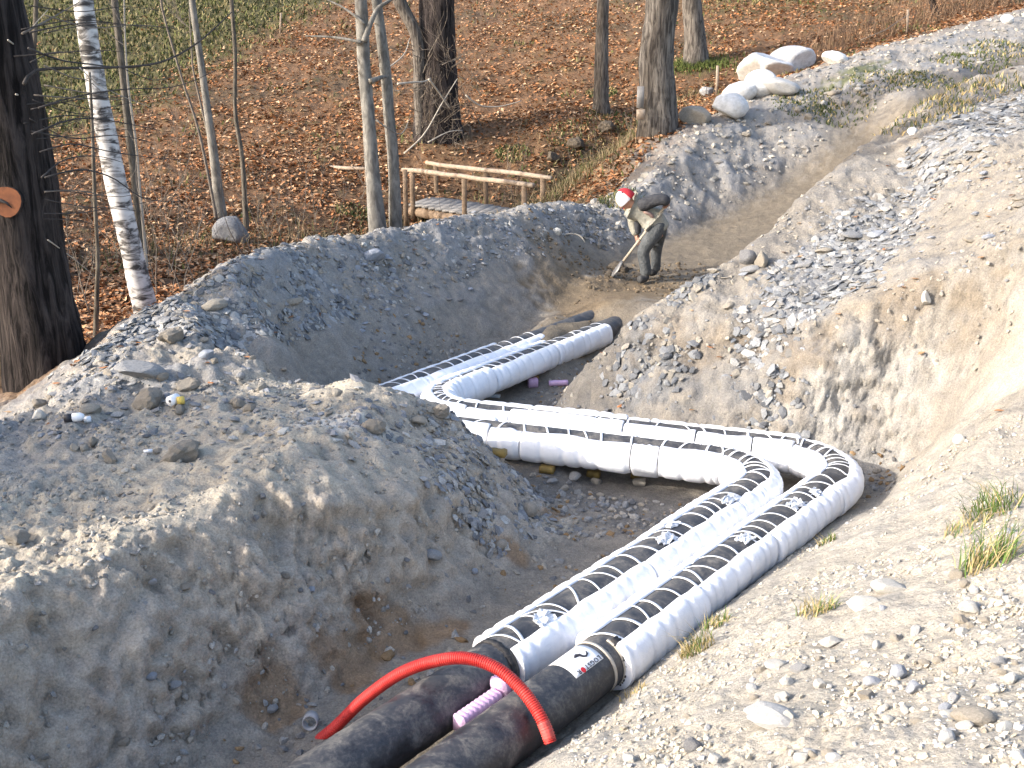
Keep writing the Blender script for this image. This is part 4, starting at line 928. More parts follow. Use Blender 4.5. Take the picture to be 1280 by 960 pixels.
M_st = {'grey': rock_mat('grey_stone', (.20, .20, .205), (.33, .325, .32)), 'pale': rock_mat('pale_stone', (.40, .38, .34), (.54, .52, .48)), 'tan': rock_mat('tan_stone', (.25, .22, .18), (.36, .325, .275)), 'dark': rock_mat('dark_stone', (.13, .13, .14), (.23, .225, .22)), 'damp': rock_mat('damp_earth', (.075, .06, .045), (.125, .102, .078), 14), 'clod': rock_mat('earth_clod', (.20, .175, .145), (.30, .265, .22), 14), 'white': rock_mat('white_boulder', (.52, .51, .49), (.74, .73, .72), 4), 'blue': rock_mat('bluish_stone', (.25, .265, .30), (.36, .375, .41)), 'slab': rock_mat('pale_grey_slab', (.36, .355, .345), (.47, .46, .45))}
_shapes = {}
def stone_mesh(kind, seed, sub=2, planes=7):
    k = (kind, seed, sub, planes)
    if k not in _shapes:
        V, F = stone_shape(seed, sub, planes, .5 if kind == 'clod' else .55, .22 if kind in ('clod', 'damp') else .06); _shapes[k] = mesh_np('stone', V, F, M_st[kind], sub > 2 or planes < 4)
    return _shapes[k]
def put_stone(p, w, h, label, kind='grey', seed=0, name='stone', cat='stone', group=None, sub=2, planes=7, depth=None, rot=None, sink=.25, tilt=.25):
    R = random.Random(seed * 7 + 1); o = link(name, stone_mesh(kind, seed, sub, planes)); dpt = depth or (w * .5 + h * .5)
    o.scale = (w / 2, dpt / 2, h / 2); o.rotation_euler = (R.uniform(-tilt, tilt), R.uniform(-tilt, tilt), R.uniform(0, 6.28) if rot is None else rot)
    o.location = (p[0], p[1], p[2] + h / 2 * (1 - 2 * sink)); return tag(o, label, cat, group)
def stone_px(u, v, w, h, label, kind='grey', seed=0, **kw):
    """u, v: centre of the stone in the photograph; w, h: its size there in pixels"""
    p = hit(u, v + h * .42); dep = proj(p)[2]; return put_stone(p, w / FPX * dep, max(h / FPX * dep * .95, .015), label, kind, seed, rot=kw.pop('rot', random.uniform(-.3, .3)), **kw)
BL = dict(name='boulder', cat='boulder', sub=3, planes=5, sink=.18)
for i, (u, v, w, h, k, lb) in enumerate((
    (955, 82, 70, 46, 'white', 'large whitish boulder, widest of the white pile on the spoil bank'), (988, 73, 60, 40, 'white', 'whitish rounded boulder at the top of the white pile on the spoil bank'), (949, 102, 42, 38, 'white', 'bluish-white upright boulder in the middle of the white pile'),
    (911, 130, 48, 36, 'white', 'lowest white boulder of the pile, nearest to the thick trunk'), (922, 113, 50, 32, 'white', 'flattish pale boulder just above the lowest white boulder'), (1043, 72, 34, 18, 'white', 'flat white boulder lying alone right of the white pile'),
    (868, 143, 42, 26, 'tan', 'grey-tan boulder at the foot of the thick grey trunk'), (884, 114, 20, 14, 'grey', 'small grey boulder behind the white pile next to a stake'), (1258, 24, 16, 13, 'white', 'small white boulder on the berm crest near the top right corner'),
    (290, 287, 46, 46, 'dark', 'rounded grey boulder at the foot of thin trunks on the leaf floor'), (720, 178, 24, 18, 'damp', 'mossy dark boulder in the ditch bank'), (758, 158, 22, 18, 'damp', 'dark boulder in the ditch bank below the medium brown trunk'), (690, 196, 20, 14, 'damp', 'grey boulder at the lower end of the ditch'), (975, 108, 52, 22, 'slab', 'broad earth-covered rock below the white pile'))):
    stone_px(u, v, w, h, lb, k, 40 + i, **BL)
for i, (u, v, w, h, k, lb) in enumerate((
    (1078, 752, 46, 20, 'pale', 'pale blocky stone left of the pointed flat stone on the gravel slope'), (1112, 729, 48, 20, 'pale', 'pale pointed flat stone on the gravel slope'), (1212, 756, 30, 20, 'pale', 'white wedge-shaped stone near the right edge of the gravel slope'),
    (1200, 547, 22, 16, 'pale', 'pale stone on the upper sandy part of the slope below the bank'), (962, 889, 78, 30, 'slab', 'largest flat grey slab slanting in the foreground gravel'), (1122, 836, 22, 24, 'blue', 'bluish angular stone in the middle of the foreground gravel'),
    (1141, 858, 22, 20, 'blue', 'bluish-grey stone touching the angular bluish one, lower right'), (1037, 800, 28, 16, 'pale', 'pale pointed stone below the grass tuft on the gravel'), (970, 827, 30, 16, 'pale', 'pale long stone left of a thin shard in the gravel'), (998, 834, 24, 12, 'grey', 'flat grey stone beside the pale long stone in the gravel'),
    (1003, 945, 24, 18, 'pale', 'pale knobbly stone at the bottom edge of the gravel'), (866, 928, 24, 20, 'dark', 'dark earthy clump at the bottom of the gravel slope'), (1214, 893, 54, 28, 'tan', 'wide tan stone half sunk in the right foreground gravel'), (1203, 788, 18, 14, 'pale', 'small round white stone below the white wedge stone'), (1090, 851, 22, 14, 'blue', 'flat bluish stone left of the two bluish stones'),
    (1024, 853, 16, 14, 'pale', 'small pale cube-like stone above the grey slab'), (985, 895, 14, 16, 'pale', 'narrow pale stone touching the grey slab at its right'), (1083, 868, 26, 14, 'tan', 'tan rounded stone near the middle of the gravel'), (1195, 715, 20, 14, 'tan', 'tan stone below the right grass tufts'), (1248, 824, 22, 14, 'grey', 'grey stone at the right edge of the gravel'),
    (951, 320, 18, 28, 'tan', 'upright tan stone on the bank crest above the pipes'), (933, 318, 24, 22, 'dark', 'dark rounded stone left of the upright tan stone'), (938, 336, 28, 10, 'grey', 'flat grey stone below the upright tan stone'), (1140, 163, 14, 12, 'white', 'small white round stone high on the bank beside the far track'), (1058, 266, 14, 10, 'pale', 'small pale stone on the slate fan of the bank'),
    (910, 381, 18, 9, 'tan', 'small tan stone on the bank above the cut wall'), (1157, 372, 12, 22, 'pale', 'pale narrow stone stuck in the upper cut wall'), (1005, 330, 26, 9, 'grey', 'flat slate on the bank near the upright tan stone'), (1030, 312, 24, 9, 'tan', 'flat tan slab on the bank slate'), (1065, 293, 34, 9, 'grey', 'long flat slate slab on the bank'), (1095, 292, 22, 8, 'blue', 'bluish slate slab on the bank'),
    (662, 634, 20, 22, 'tan', 'pale triangular stone low on the mound toe'), (541, 692, 24, 16, 'grey', 'rounded grey stone in the shaded mound face'), (467, 528, 36, 24, 'clod', 'brown earthy block on the mound top by the pale dust'), (521, 524, 26, 12, 'tan', 'flat tan stone on the mound top near the pipe bend'), (551, 512, 26, 18, 'clod', 'round earth clod on the mound edge over the pipe'),
    (258, 440, 20, 15, 'blue', 'smooth blue-grey egg-shaped stone on the spoil bank'), (176, 461, 62, 26, 'grey', 'big pale-grey slab half buried in the left spoil'), (268, 379, 34, 18, 'tan', 'tan flat slab near the top of the left spoil'), (365, 376, 28, 12, 'tan', 'tan slab sticking out of the slate spoil'), (113, 510, 28, 18, 'tan', 'tan stone on the left spoil near the litter'),
    (50, 518, 18, 16, 'pale', 'pale flat stone at the left end of the spoil'), (48, 502, 22, 14, 'clod', 'brown stone just above the pale flat stone at left'), (186, 494, 42, 34, 'clod', 'rounded clod below the big pale-grey slab'), (228, 562, 54, 36, 'clod', 'biggest dark clod with a hollow beneath on the plateau'), (20, 670, 36, 20, 'clod', 'earth clod at the left edge of the mound'), (215, 420, 34, 20, 'clod', 'dry clod on the upper left spoil'), (235, 478, 34, 22, 'clod', 'clod between the slab and the slate slope'),
    (466, 317, 30, 18, 'blue', 'grey-blue stone high in the shaded spoil bank'), (697, 288, 14, 12, 'pale', 'small pale stone at the right end of the spoil bank'), (293, 524, 14, 8, 'grey', 'small grey stone on the plateau right of the litter'), (602, 640, 18, 14, 'grey', 'grey stone above the pale triangular stone'), (627, 678, 16, 12, 'tan', 'tan stone low on the shaded mound face'), (735, 648, 12, 8, 'grey', 'small grey pebble on the shaded trench floor'),
    (340, 886, 16, 12, 'grey', 'grey stone on the trench floor near the grey ring'), (190, 845, 16, 12, 'blue', 'blue-grey stone in the shaded lower mound face'), (220, 860, 18, 12, 'grey', 'grey flat stone in the shaded lower mound face'), (155, 925, 16, 12, 'clod', 'clod at the bottom left of the mound'), (718, 594, 18, 14, 'grey', 'grey pebble below the yellow wedge under the white pipe'), (690, 600, 14, 10, 'grey', 'grey pebble left below the white pipe'), (800, 600, 20, 14, 'tan', 'light pebble right below the white pipe'), (745, 600, 14, 10, 'tan', 'rust-coloured pebble under the white pipe'))):
    stone_px(u, v, w, h, lb, k, 80 + i, rot=(.35 if u < 640 else random.uniform(-.4, .4)))
# look-alike loose stones, each an object of its own
def scatter_group(n, label, group, kinds, sampler, smin, smax, flat=(.45, .8), name='stone', cat='stone', seed=0):
    R = random.Random(seed); c = 0
    while c < n:
        u, v = sampler(R); p = hit(u, v); dep = proj(p)[2]
        if np.min(np.hypot(RA[:, 0] - p[0], RA[:, 1] - p[1])) < .2 or np.min(np.hypot(RB[:, 0] - p[0], RB[:, 1] - p[1])) < .2: continue
        s = max(R.uniform(smin, smax) ** 1.0, 8 / FPX * dep); kd = R.choice(kinds); put_stone(p, s, s * R.uniform(*flat), {'pale': 'pale', 'tan': 'tan', 'grey': 'grey', 'dark': 'dark grey', 'blue': 'bluish', 'slab': 'light grey', 'clod': 'brown earthy'}[kd] + ' ' + label, kd, 200 + R.randint(0, 11), name, cat, group, 1, 6, s * R.uniform(.6, .9), R.uniform(0, 6.28)); c += 1
def tri(a, b, c):
    def f(R):
        x, y = R.random(), R.random()
        if x + y > 1: x, y = 1 - x, 1 - y
        return a[0] + (b[0] - a[0]) * x + (c[0] - a[0]) * y, a[1] + (b[1] - a[1]) * x + (c[1] - a[1]) * y
    return f
scatter_group(75, 'loose angular stone on the sunlit gravel slope in the foreground', 'loose stones on the gravel slope', ['pale', 'tan', 'slab', 'tan', 'pale', 'slab', 'tan', 'blue'], tri((760, 955), (1275, 955), (1275, 640)), .022, .062, seed=1)
scatter_group(35, 'slate fragment on the shaded spoil bank behind the pipes', 'slate pieces on the spoil bank', ['grey', 'dark', 'blue'], tri((300, 340), (700, 262), (480, 470)), .06, .13, (.2, .5), seed=2)
scatter_group(22, 'stone or clod lying on the left plateau of spoil', 'stones on the left plateau', ['clod', 'grey', 'tan', 'clod'], tri((20, 640), (230, 400), (430, 500)), .05, .12, seed=3)
scatter_group(20, 'small stone stuck in the shaded face of the big mound', 'stones in the mound face', ['clod', 'grey', 'dark', 'blue'], tri((60, 820), (330, 620), (620, 720)), .03, .07, seed=4)
scatter_group(40, 'slate fragment on the upper face of the sunlit bank', 'slate pieces on the cut bank', ['grey', 'tan', 'blue', 'tan'], tri((880, 355), (1275, 120), (1275, 330)), .05, .13, (.15, .4), seed=5)
scatter_group(26, 'pebble on the dark trench floor under the white pipe', 'pebbles on the trench floor', ['dark', 'grey', 'grey', 'tan'], tri((640, 590), (880, 610), (760, 650)), .03, .08, seed=6)
scatter_group(16, 'stone on the far spoil berm beside the track', 'stones on the far berm', ['tan', 'grey', 'clod', 'pale'], tri((840, 200), (1230, 40), (1050, 150)), .12, .25, seed=7)

# litter
M_dk = solid('black_plastic', (.02, .02, .025), (.04, .04, .045), 10, .4, .1)
p = hit(95, 530); bo = empty('bottle', p, 'crushed black and white plastic bottle lying on the left spoil', 'bottle')
MB().tube([(p[0] - .07, p[1], p[2] + .03), (p[0] - .02, p[1] + .01, p[2] + .035)], [.03, .03], 10).build('black_body', M_dk, bo); MB().tube([(p[0] - .02, p[1] + .01, p[2] + .035), (p[0] + .03, p[1] + .02, p[2] + .04), (p[0] + .05, p[1] + .025, p[2] + .045)], [.031, .028, .012], 10).build('white_top', M_foam, bo)
p = hit(106, 530); _cap = MB().tube([(p[0], p[1], p[2] + .015), (p[0] + .04, p[1] + .01, p[2] + .02)], [.022, .02], 9).build('plastic_scrap', M_foam, None, True, p); tag(_cap, 'small white cap right of the crushed bottle on the spoil', 'scrap')
p = hit(219, 508); ca = empty('can', p, 'white can with a yellow end lying on the left spoil', 'can')
M_yel = solid('yellow_label', (.6, .42, .08), (.65, .48, .12), 10, .5, 0)
MB().tube([(p[0] - .015, p[1] - .05, p[2] + .04), (p[0] + .01, p[1] + .02, p[2] + .04)], [.036, .036], 14).build('can_body', M_foam, ca); MB().tube([(p[0] + .03, p[1] - .03, p[2] + .035), (p[0] + .075, p[1] - .02, p[2] + .04)], [.03, .028], 10).build('yellow_end', M_yel, ca); MB().tube([(p[0] - .016, p[1] - .053, p[2] + .04), (p[0] - .0155, p[1] - .0515, p[2] + .04)], [.01, .01], 8).build('can_hole', M_dk, ca)
p = hit(180, 567); MB().tube([(p[0], p[1], p[2] + .008), (p[0] + .05, p[1] + .01, p[2] + .01)], [.01, .012], 6).build('paper_scrap', M_foam, None, True, p); tag(bpy.data.objects['paper_scrap'], 'tiny white paper scrap on the left plateau', 'scrap')
o = empty('root_twig', hit(728, 303), 'pale curved root sticking out of the sandy spoil left of the worker', 'root')
q = hit(720, 300); MB().tube([tuple(v) for v in smooth_path([(q[0] - .25, q[1] - .1, q[2] + .06), (q[0] - .1, q[1] - .12, q[2] + .1), (q[0] + .05, q[1] - .15, q[2] + .07), (q[0] + .12, q[1] - .18, q[2] - .02)], 14)], list(np.linspace(.016, .008, 14)), 6).build('root_stem', M_twigp, o)
# ------------------------------------------------------------------ grass, leaves, gravel
def leafcol_mat(name, rough=.85, trans=0.0):
    m, N, L, B = new_mat(name); at = N.new('ShaderNodeAttribute'); at.attribute_name = 'col'; L.new(at.outputs['Color'], B.inputs['Base Color']); B.inputs['Roughness'].default_value = rough; B.inputs['Specular IOR Level'].default_value = .15; return m
M_leaf = leafcol_mat('fallen_leaf'); M_blade = leafcol_mat('grass_blade')
def blades(P, H, Wd, lean, cols, seed):
    """curved two-quad blades at points P (n,3)"""
    r = np.random.default_rng(seed); n = len(P); a = r.uniform(0, 2 * np.pi, n); sd = np.stack([np.cos(a), np.sin(a), 0 * a], -1) * Wd[:, None]
    ln = np.stack([r.normal(size=n), r.normal(size=n), np.zeros(n)], -1) * .5 + lean; H = H[:, None]; up = np.array([0, 0, 1.0])
    m1 = P + up * H * .55 + ln * H * .3; tp = P + up * H * .9 + ln * H * .95
    V = np.stack([P - sd, P + sd, m1 - sd * .7, m1 + sd * .7, tp], 1).reshape(-1, 3); b = np.arange(n)[:, None] * 5
    F = np.concatenate([b + [0, 1, 3], b + [0, 3, 2], b + [2, 3, 4]]); return V, F, np.repeat(cols, 5, 0)
def tuft(u, v, rad, h, n, label, green, seed, lean=(0, 0, 0), group=None):
    r = np.random.default_rng(seed); p = hit(u, v); a = r.uniform(0, 6.28, n); q = rad * np.sqrt(r.random(n)); x = p[0] + np.cos(a) * q; y = p[1] + np.sin(a) * q; P = np.stack([x, y, ground(x, y) - .005], -1)
    mix = (r.random(n) < green)[:, None]; gcol = np.array([.085, .14, .035]) if p[1] < 9 else np.array([.07, .088, .03]); c = np.where(mix, gcol, np.array([.38, .30, .15])) * r.uniform(.7, 1.25, (n, 1))
    V, F, C = blades(P, h * r.uniform(.5, 1.1, n), np.full(n, .0028 * max(1.0, p[1] / 4.5)), np.array(lean), c, seed + 1); o = link('grass_tuft', mesh_np('grass_tuft', V - np.array(p), F, M_blade, False, C), None, p); return tag(o, label, 'grass tuft', group) if rad < .4 else tag(o, label, None, None, 'stuff')
tuft(1240, 640, .13, .20, 130, 'bright green grass tuft near the right edge, upper of two', .75, 1, (-.5, -.3, 0)); tuft(1232, 708, .12, .22, 150, 'green and straw grass tuft near the right edge, lower of two', .6, 2, (.3, .2, 0))
tuft(872, 812, .09, .13, 150, 'straw-coloured grass tuft at the gravel edge beside the white pipe', .3, 3, (-.4, -.2, 0)); tuft(893, 783, .07, .10, 80, 'thin green-tinged grass tuft beside the white pipe above the straw tuft', .4, 4, (.2, 0, 0)); tuft(1020, 768, .09, .12, 110, 'sparse dry grass tuft left of the pale blocky stone', .3, 5)
tuft(1034, 678, .05, .08, 50, 'tiny green grass tuft beside the white pipe higher up the slope', .6, 6); tuft(965, 708, .09, .06, 80, 'low dry grass patch beside the white pipe', .15, 7); tuft(1205, 665, .10, .10, 60, 'thin dry grass left of the right grass tufts', .3, 8); tuft(790, 868, .07, .05, 50, 'short dry roots at the gravel edge by the sticker', .1, 9)
for i, (u, v, r_, h, g, lb) in enumerate(((1005, 132, .7, .08, .75, 'dark green weeds on the berm below the white pile, left'), (1045, 137, .8, .09, .8, 'dark green weeds on the berm below the white pile, right'), (1110, 102, .8, .08, .7, 'weed clump on the far berm in the middle'), (1155, 97, .7, .08, .75, 'weed clump on the far berm right of the middle'), (1215, 78, .9, .10, .8, 'large weed clump on the far berm towards the right'), (1255, 64, .9, .10, .75, 'weed clump on the far berm nearest the right edge'), (1150, 145, .6, .10, .5, 'low grass along the far track edge'), (1215, 115, .7, .10, .5, 'low grass along the far track edge near the right'))):
    tuft(u, v, r_, h, 420, lb, g, 30 + i)
def sample(n, x0, x1, y0, y1, seed):
    r = np.random.default_rng(seed); x = r.uniform(x0, x1, n); y = y0 * (y1 / y0) ** r.random(n) if y0 > 3 else r.uniform(y0, y1, n); return x, y, r
# fallen leaves
x, y, r = sample(260000, -1, 1, 9.5, 46, 11); x = x * (1.6 + .60 * y); c, nn = gcls(x, y); grn = sstep(-.8, 2.5, -7.6 - .19 * (45 - y) - x) * sstep(23, 28, y)
grn = np.maximum(grn, sstep(.1, .5, (y - 36) / 14) * sstep(4, 9, x) * .6)
dens = .30 + .70 * sstep(-.3, .45, perlin(x * .8, y * .8, 0 * x) + .8 * perlin(x * .27, y * .27, 0 * x + 3)); k = (c == HL) & (r.random(len(x)) < dens * (1 - .9 * grn)); x, y, nn = x[k][:105000], y[k][:105000], nn[k][:105000]; n = len(x); z = ground(x, y)
a = r.uniform(0, 6.28, n); L_s = r.uniform(.03, .06, n) * (1 + .010 * y); t1 = np.stack([np.cos(a), np.sin(a), r.normal(0, .35, n)], -1); t2 = np.stack([-np.sin(a), np.cos(a), r.normal(0, .35, n)], -1); P = np.stack([x, y, z + .015 + .02 * r.random(n)], -1)
V = np.stack([P - t1 * L_s[:, None], P + t2 * (L_s * .55)[:, None] + [0, 0, .012], P + t1 * L_s[:, None], P - t2 * (L_s * .55)[:, None] + [0, 0, .012]], 1).reshape(-1, 3)
F = np.arange(4 * n).reshape(n, 4); pal = np.array([(.36, .18, .088), (.41, .24, .13), (.25, .12, .058), (.50, .33, .20), (.13, .068, .038), (.38, .165, .07)]); cl = pal[r.integers(0, 6, n)] * r.uniform(.75, 1.2, (n, 1))
o = link('fallen_leaves', mesh_np('fallen_leaves', V, F, M_leaf, False, np.repeat(cl, 4, 0))); tag(o, 'orange-brown leaf litter covering the hillside', None, None, 'stuff')
# a few leaves blown on the spoil
x, y, r = sample(9000, -1, 1, 6.5, 24, 12); x = x * (1.0 + .5 * y); c, nn = gcls(x, y); k = ((c == SP_) | (c == BK)) & (r.random(len(x)) < .05); x, y = x[k], y[k]; n = len(x); P = np.stack([x, y, ground(x, y) + .02], -1); a = r.uniform(0, 6.28, n); s_ = .04
V = np.stack([P + s_ * np.stack([np.cos(a), np.sin(a), .3 * r.normal(size=n)], -1), P + s_ * .6 * np.stack([-np.sin(a), np.cos(a), 0 * a], -1), P - s_ * np.stack([np.cos(a), np.sin(a), 0 * a], -1), P + s_ * .6 * np.stack([np.sin(a), -np.cos(a), 0 * a], -1)], 1).reshape(-1, 3)
o = link('blown_leaves', mesh_np('blown_leaves', V, np.arange(4 * n).reshape(n, 4), M_leaf, False, np.repeat(pal[r.integers(0, 6, n)], 4, 0))); tag(o, None, None, None, 'stuff')
# hillside grass
x, y, r = sample(160000, -1, 1, 11, 60, 13); x = x * (1.6 + .62 * y); c, nn = gcls(x, y); grn = sstep(-1.2, 2.5, -7.6 - .19 * (45 - y) - x) * sstep(23, 28, y); grn = np.maximum(grn, sstep(.1, .5, (y - 35) / 14) * sstep(4, 9, x) * .5)
pn = perlin(x * .55, y * .55, 0 * x + 5) + .6 * perlin(x * 1.7, y * 1.7, 0 * x + 9); d_ = np.clip(grn * .9 + .25 * sstep(.25, .6, pn), 0, 1); k = (c == HL) & (r.random(len(x)) < d_); x, y = x[k][:42000], y[k][:42000]; n = len(x); P = np.stack([x, y, ground(x, y) - .01], -1)
cg = np.where(r.random((n, 1)) < .55, np.array([.085, .092, .032]), np.array([.16, .135, .07])) * r.uniform(.6, 1.3, (n, 1)); V, F, C = blades(P, r.uniform(.05, .16, n) * (1 + .01 * y), .010 + .0007 * y, np.array([.1, 0, 0]), cg, 14)
o = link('meadow_grass', mesh_np('meadow_grass', V, F, M_blade, False, C)); tag(o, 'short olive grass on the upper hillside', None, None, 'stuff')
# straw-coloured weeds along the ditch and below the thick trunk, brush at the top right
r = np.random.default_rng(15); n = 5200; f = r.random(n); x = np.where(f < .62, r.normal(1.0, 1.1, n), r.uniform(-7, 5, n)); y = np.where(f < .62, 20.8 + .75 * (x - .5) + r.normal(0, .9, n), 22 + .9 * (x + 1) + r.normal(0, 1.2, n)); c, _ = gcls(x, y); k = (c == HL) & (y > 15); x, y = x[k], y[k]; n = len(x)
P = np.stack([x, y, ground(x, y) - .02], -1); cg = np.where(r.random((n, 1)) < .25, np.array([.09, .10, .035]), np.array([.24, .185, .11])) * r.uniform(.55, 1.2, (n, 1)); V, F, C = blades(P, r.uniform(.12, .42, n), np.full(n, .009), np.array([.2, -.1, 0]), cg, 16)
o = link('dry_weeds', mesh_np('dry_weeds', V, F, M_blade, False, C)); tag(o, 'straw-coloured dry weeds along the ditch', None, None, 'stuff')
r = np.random.default_rng(17); n = 1300; x = r.uniform(8.5, 19, n); y = 29.5 + (x - 8.5) * .62 + np.abs(r.normal(0, 1.6, n)); P = np.stack([x, y, ground(x, y) - .05], -1); cg = np.array([.17, .11, .07]) * r.uniform(.5, 1.5, (n, 1)); V, F, C = blades(P, r.uniform(.4, 1.3, n), np.full(n, .008), np.array([.05, 0, 0]), cg, 18)
o = link('reddish_brush', mesh_np('reddish_brush', V, F, M_blade, False, C)); tag(o, 'reddish bare brush beyond the far berm', None, None, 'stuff')
r = np.random.default_rng(19); n = 1500; th = r.uniform(0, 6.28, n)
bx = np.array(PY(870, 80, 32.0)); x = bx[0] + r.normal(0, .55, n); y = bx[1] - .3 + r.normal(0, .4, n); P = np.stack([x, y, ground(x, y) - .02], -1); V, F, C = blades(P, r.uniform(.05, .28, n), np.full(n, .014), np.zeros(3), np.array([.085, .105, .03]) * r.uniform(.6, 1.3, (n, 1)), 20)
o = link('moss_clump', mesh_np('moss_clump', V - bx, F, M_blade, False, C), None, tuple(bx)); tag(o, 'green moss and grass at the foot of the rearmost grey trunk', 'moss')
for i, (u, v, lb) in enumerate(((765, 150, 'mossy green clump on the ditch edge right of the medium trunk'), (720, 172, 'mossy green clump on the ditch edge further left'), (752, 118, 'green moss at the foot of the medium brown trunk'), (640, 195, 'green weeds at the far side of the footbridge'), (445, 268, 'green weeds left of the pale trunk pair'), (780, 250, 'green weeds just behind the worker'))): tuft(u, v, .8 if i < 2 else .45, .12, 300, lb, .7, 60 + i)
# gravel and slate grit: real small stones, far too many to count
def stone_field(name, N0, xr, yr, want, smin, smax, flat, pal, seed, label, keep=None, power=2.2, lim=None):
    x, y, r = sample(N0, -1, 1, yr[0], yr[1], seed); x = xr(x, y, r); c, nn = gcls(x, y); k = np.isin(c, want); z = ground(x, y)
    if keep is not None: k &= keep(x, y, z, r)
    d = np.full(len(x), 9.0)
    for q in np.concatenate([RA[::8], RB[::8]]): d = np.minimum(d, np.hypot(x - q[0], y - q[1]))
    k &= d > .21
    x, y, z, nn = x[k], y[k], z[k], nn[k]
    if lim: x, y, z, nn = x[:lim], y[:lim], z[:lim], nn[:lim]
    n = len(x); V0, F0 = ICO[0]; m = len(V0); s = (smin + (smax - smin) * r.random(n) ** power) * .5
    V = V0[None] * (1 + r.normal(0, .17, (n, m, 1))); 
    cp = r.normal(size=(n, 3)); cp /= np.linalg.norm(cp, axis=1, keepdims=True); dd = np.einsum('nij,nj->ni', V, cp); V = V - np.clip(dd - .45, 0, None)[..., None] * cp[:, None, :]
    V = V * (s[:, None] * np.stack([r.uniform(.8, 1.3, n), r.uniform(.6, 1.0, n), r.uniform(flat[0], flat[1], n)], -1))[:, None, :]
    a = r.uniform(0, 6.28, n); ca, sa = np.cos(a)[:, None], np.sin(a)[:, None]; V = np.stack([V[..., 0] * ca - V[..., 1] * sa, V[..., 0] * sa + V[..., 1] * ca, V[..., 2]], -1)
    # lie along the slope, with some disorder
    nz = nn + r.normal(0, .22, (n, 3)); nz /= np.linalg.norm(nz, axis=1, keepdims=True); tx = np.cross(np.array([0, 1.0, 0]), nz); tx /= np.linalg.norm(tx, axis=1, keepdims=True); ty = np.cross(nz, tx)
    V = V[..., :1] * tx[:, None] + V[..., 1:2] * ty[:, None] + V[..., 2:] * nz[:, None] + np.stack([x, y, z], -1)[:, None] + nz[:, None] * (s * flat[0] * .3)[:, None, None]
    F = (F0[None] + (np.arange(n) * m)[:, None, None]).reshape(-1, 3); pal = np.array(pal); cc = pal[r.integers(0, len(pal), n)] * r.uniform(.8, 1.2, (n, 1))
    o = link(name, mesh_np(name, V.reshape(-1, 3), F, M_grit, False, np.repeat(cc, m, 0))); return tag(o, label, None, None, 'stuff')
M_grit = earth_mat('grit', 120.0, .6, .12, 'col', .006)
pal_g = [(.45, .41, .34), (.42, .38, .31), (.36, .35, .33), (.48, .44, .38), (.34, .345, .36), (.42, .37, .29), (.44, .40, .33)]
pal_s = [(.20, .20, .21), (.27, .265, .26), (.14, .145, .155), (.35, .34, .32), (.22, .225, .24), (.28, .245, .20)]
pal_m = [(.27, .24, .20), (.31, .285, .245), (.22, .205, .185), (.36, .33, .29), (.24, .235, .23)]
stone_field('gravel', 26000, lambda x, y, r: .2 + (y * .58 + .7) * (x * .5 + .5), (1.9, 7.2), (G,), .006, .036, (.5, .85), pal_g, 21, 'loose gravel covering the near slope', lambda x, y, z, r: r.random(len(x)) < .08 + .92 * sstep(-.15, .4, perlin(x * 1.6, y * 1.6, 0 * x + 2) + .35 * sstep(5.0, 3.0, y)), 3.2, 11000)
stone_field('bank_shale', 30000, lambda x, y, r: .3 + (y * .62 + .8) * (x * .5 + .5), (7.2, 16), (BK,), .013, .062, (.2, .5), [(.29, .262, .222), (.23, .23, .238), (.185, .19, .20), (.33, .305, .265), (.25, .225, .19)], 22, 'slaty fragments over the cut bank', lambda x, y, z, r: r.random(len(x)) < np.where((z > 1.1 + .1 * x), .25 + .75 * sstep(-.1, .3, perlin(x * 1.2, y * 1.2, 0 * x + 3)), .22), 2.4, 6500)
stone_field('spoil_shale', 100000, lambda x, y, r: -3.9 + 6.2 * (x * .5 + .5), (6.0, 16.5), (SP_, MD), .014, .105, (.18, .55), pal_s, 23, 'slaty fragments over the spoil bank', lambda x, y, z, r: r.random(len(x)) < np.where((y < 8.6) & (x < -.6), .22, 1.0) * (.35 + .65 * sstep(-.2, .3, perlin(x * 1.3, y * 1.3, 0 * x + 7))), 3.2, 13000)
stone_field('mound_grit', 30000, lambda x, y, r: -3.6 + 4.0 * (x * .5 + .5), (3.2, 7.8), (MD, SP_), .006, .045, (.5, .9), pal_m, 24, 'small stones and crumbs over the earth mound', lambda x, y, z, r: r.random(len(x)) < .25 + .6 * sstep(-.1, .35, perlin(x * 1.8, y * 1.8, 0 * x + 4)), 2.6, 8000)
stone_field('trench_pebbles', 26000, lambda x, y, r: -1.6 + 4.8 * (x * .5 + .5), (3.3, 11.2), (FL,), .010, .075, (.4, .8), [(.20, .195, .19), (.26, .25, .235), (.15, .15, .155), (.30, .27, .23), (.24, .16, .09)], 25, 'pebbles on the trench floor', lambda x, y, z, r: r.random(len(x)) < np.where((y > 6.5), .75, .12), 2.2, 5500)
stone_field('berm_stones', 26000, lambda x, y, r: x * 0 + 1 + 15 * (x * .5 + .5), (15, 31), (SP_, SD), .03, .17, (.4, .7), [(.25, .235, .21), (.22, .216, .21), (.40, .37, .32), (.22, .21, .2)], 26, 'stones over the far berm', lambda x, y, z, r: (gcls(x, y)[0] == SP_) & (r.random(len(x)) < .55), 3.4, 2600)
stone_field('sand_clods', 9000, lambda x, y, r: .2 + 2.6 * (x * .5 + .5), (11.6, 14.6), (SD, SP_), .015, .08, (.5, .9), [(.165, .125, .082), (.185, .145, .10), (.13, .10, .07)], 27, 'clods of dug sand round the worker', lambda x, y, z, r: r.random(len(x)) < .35, 2.8, 900)

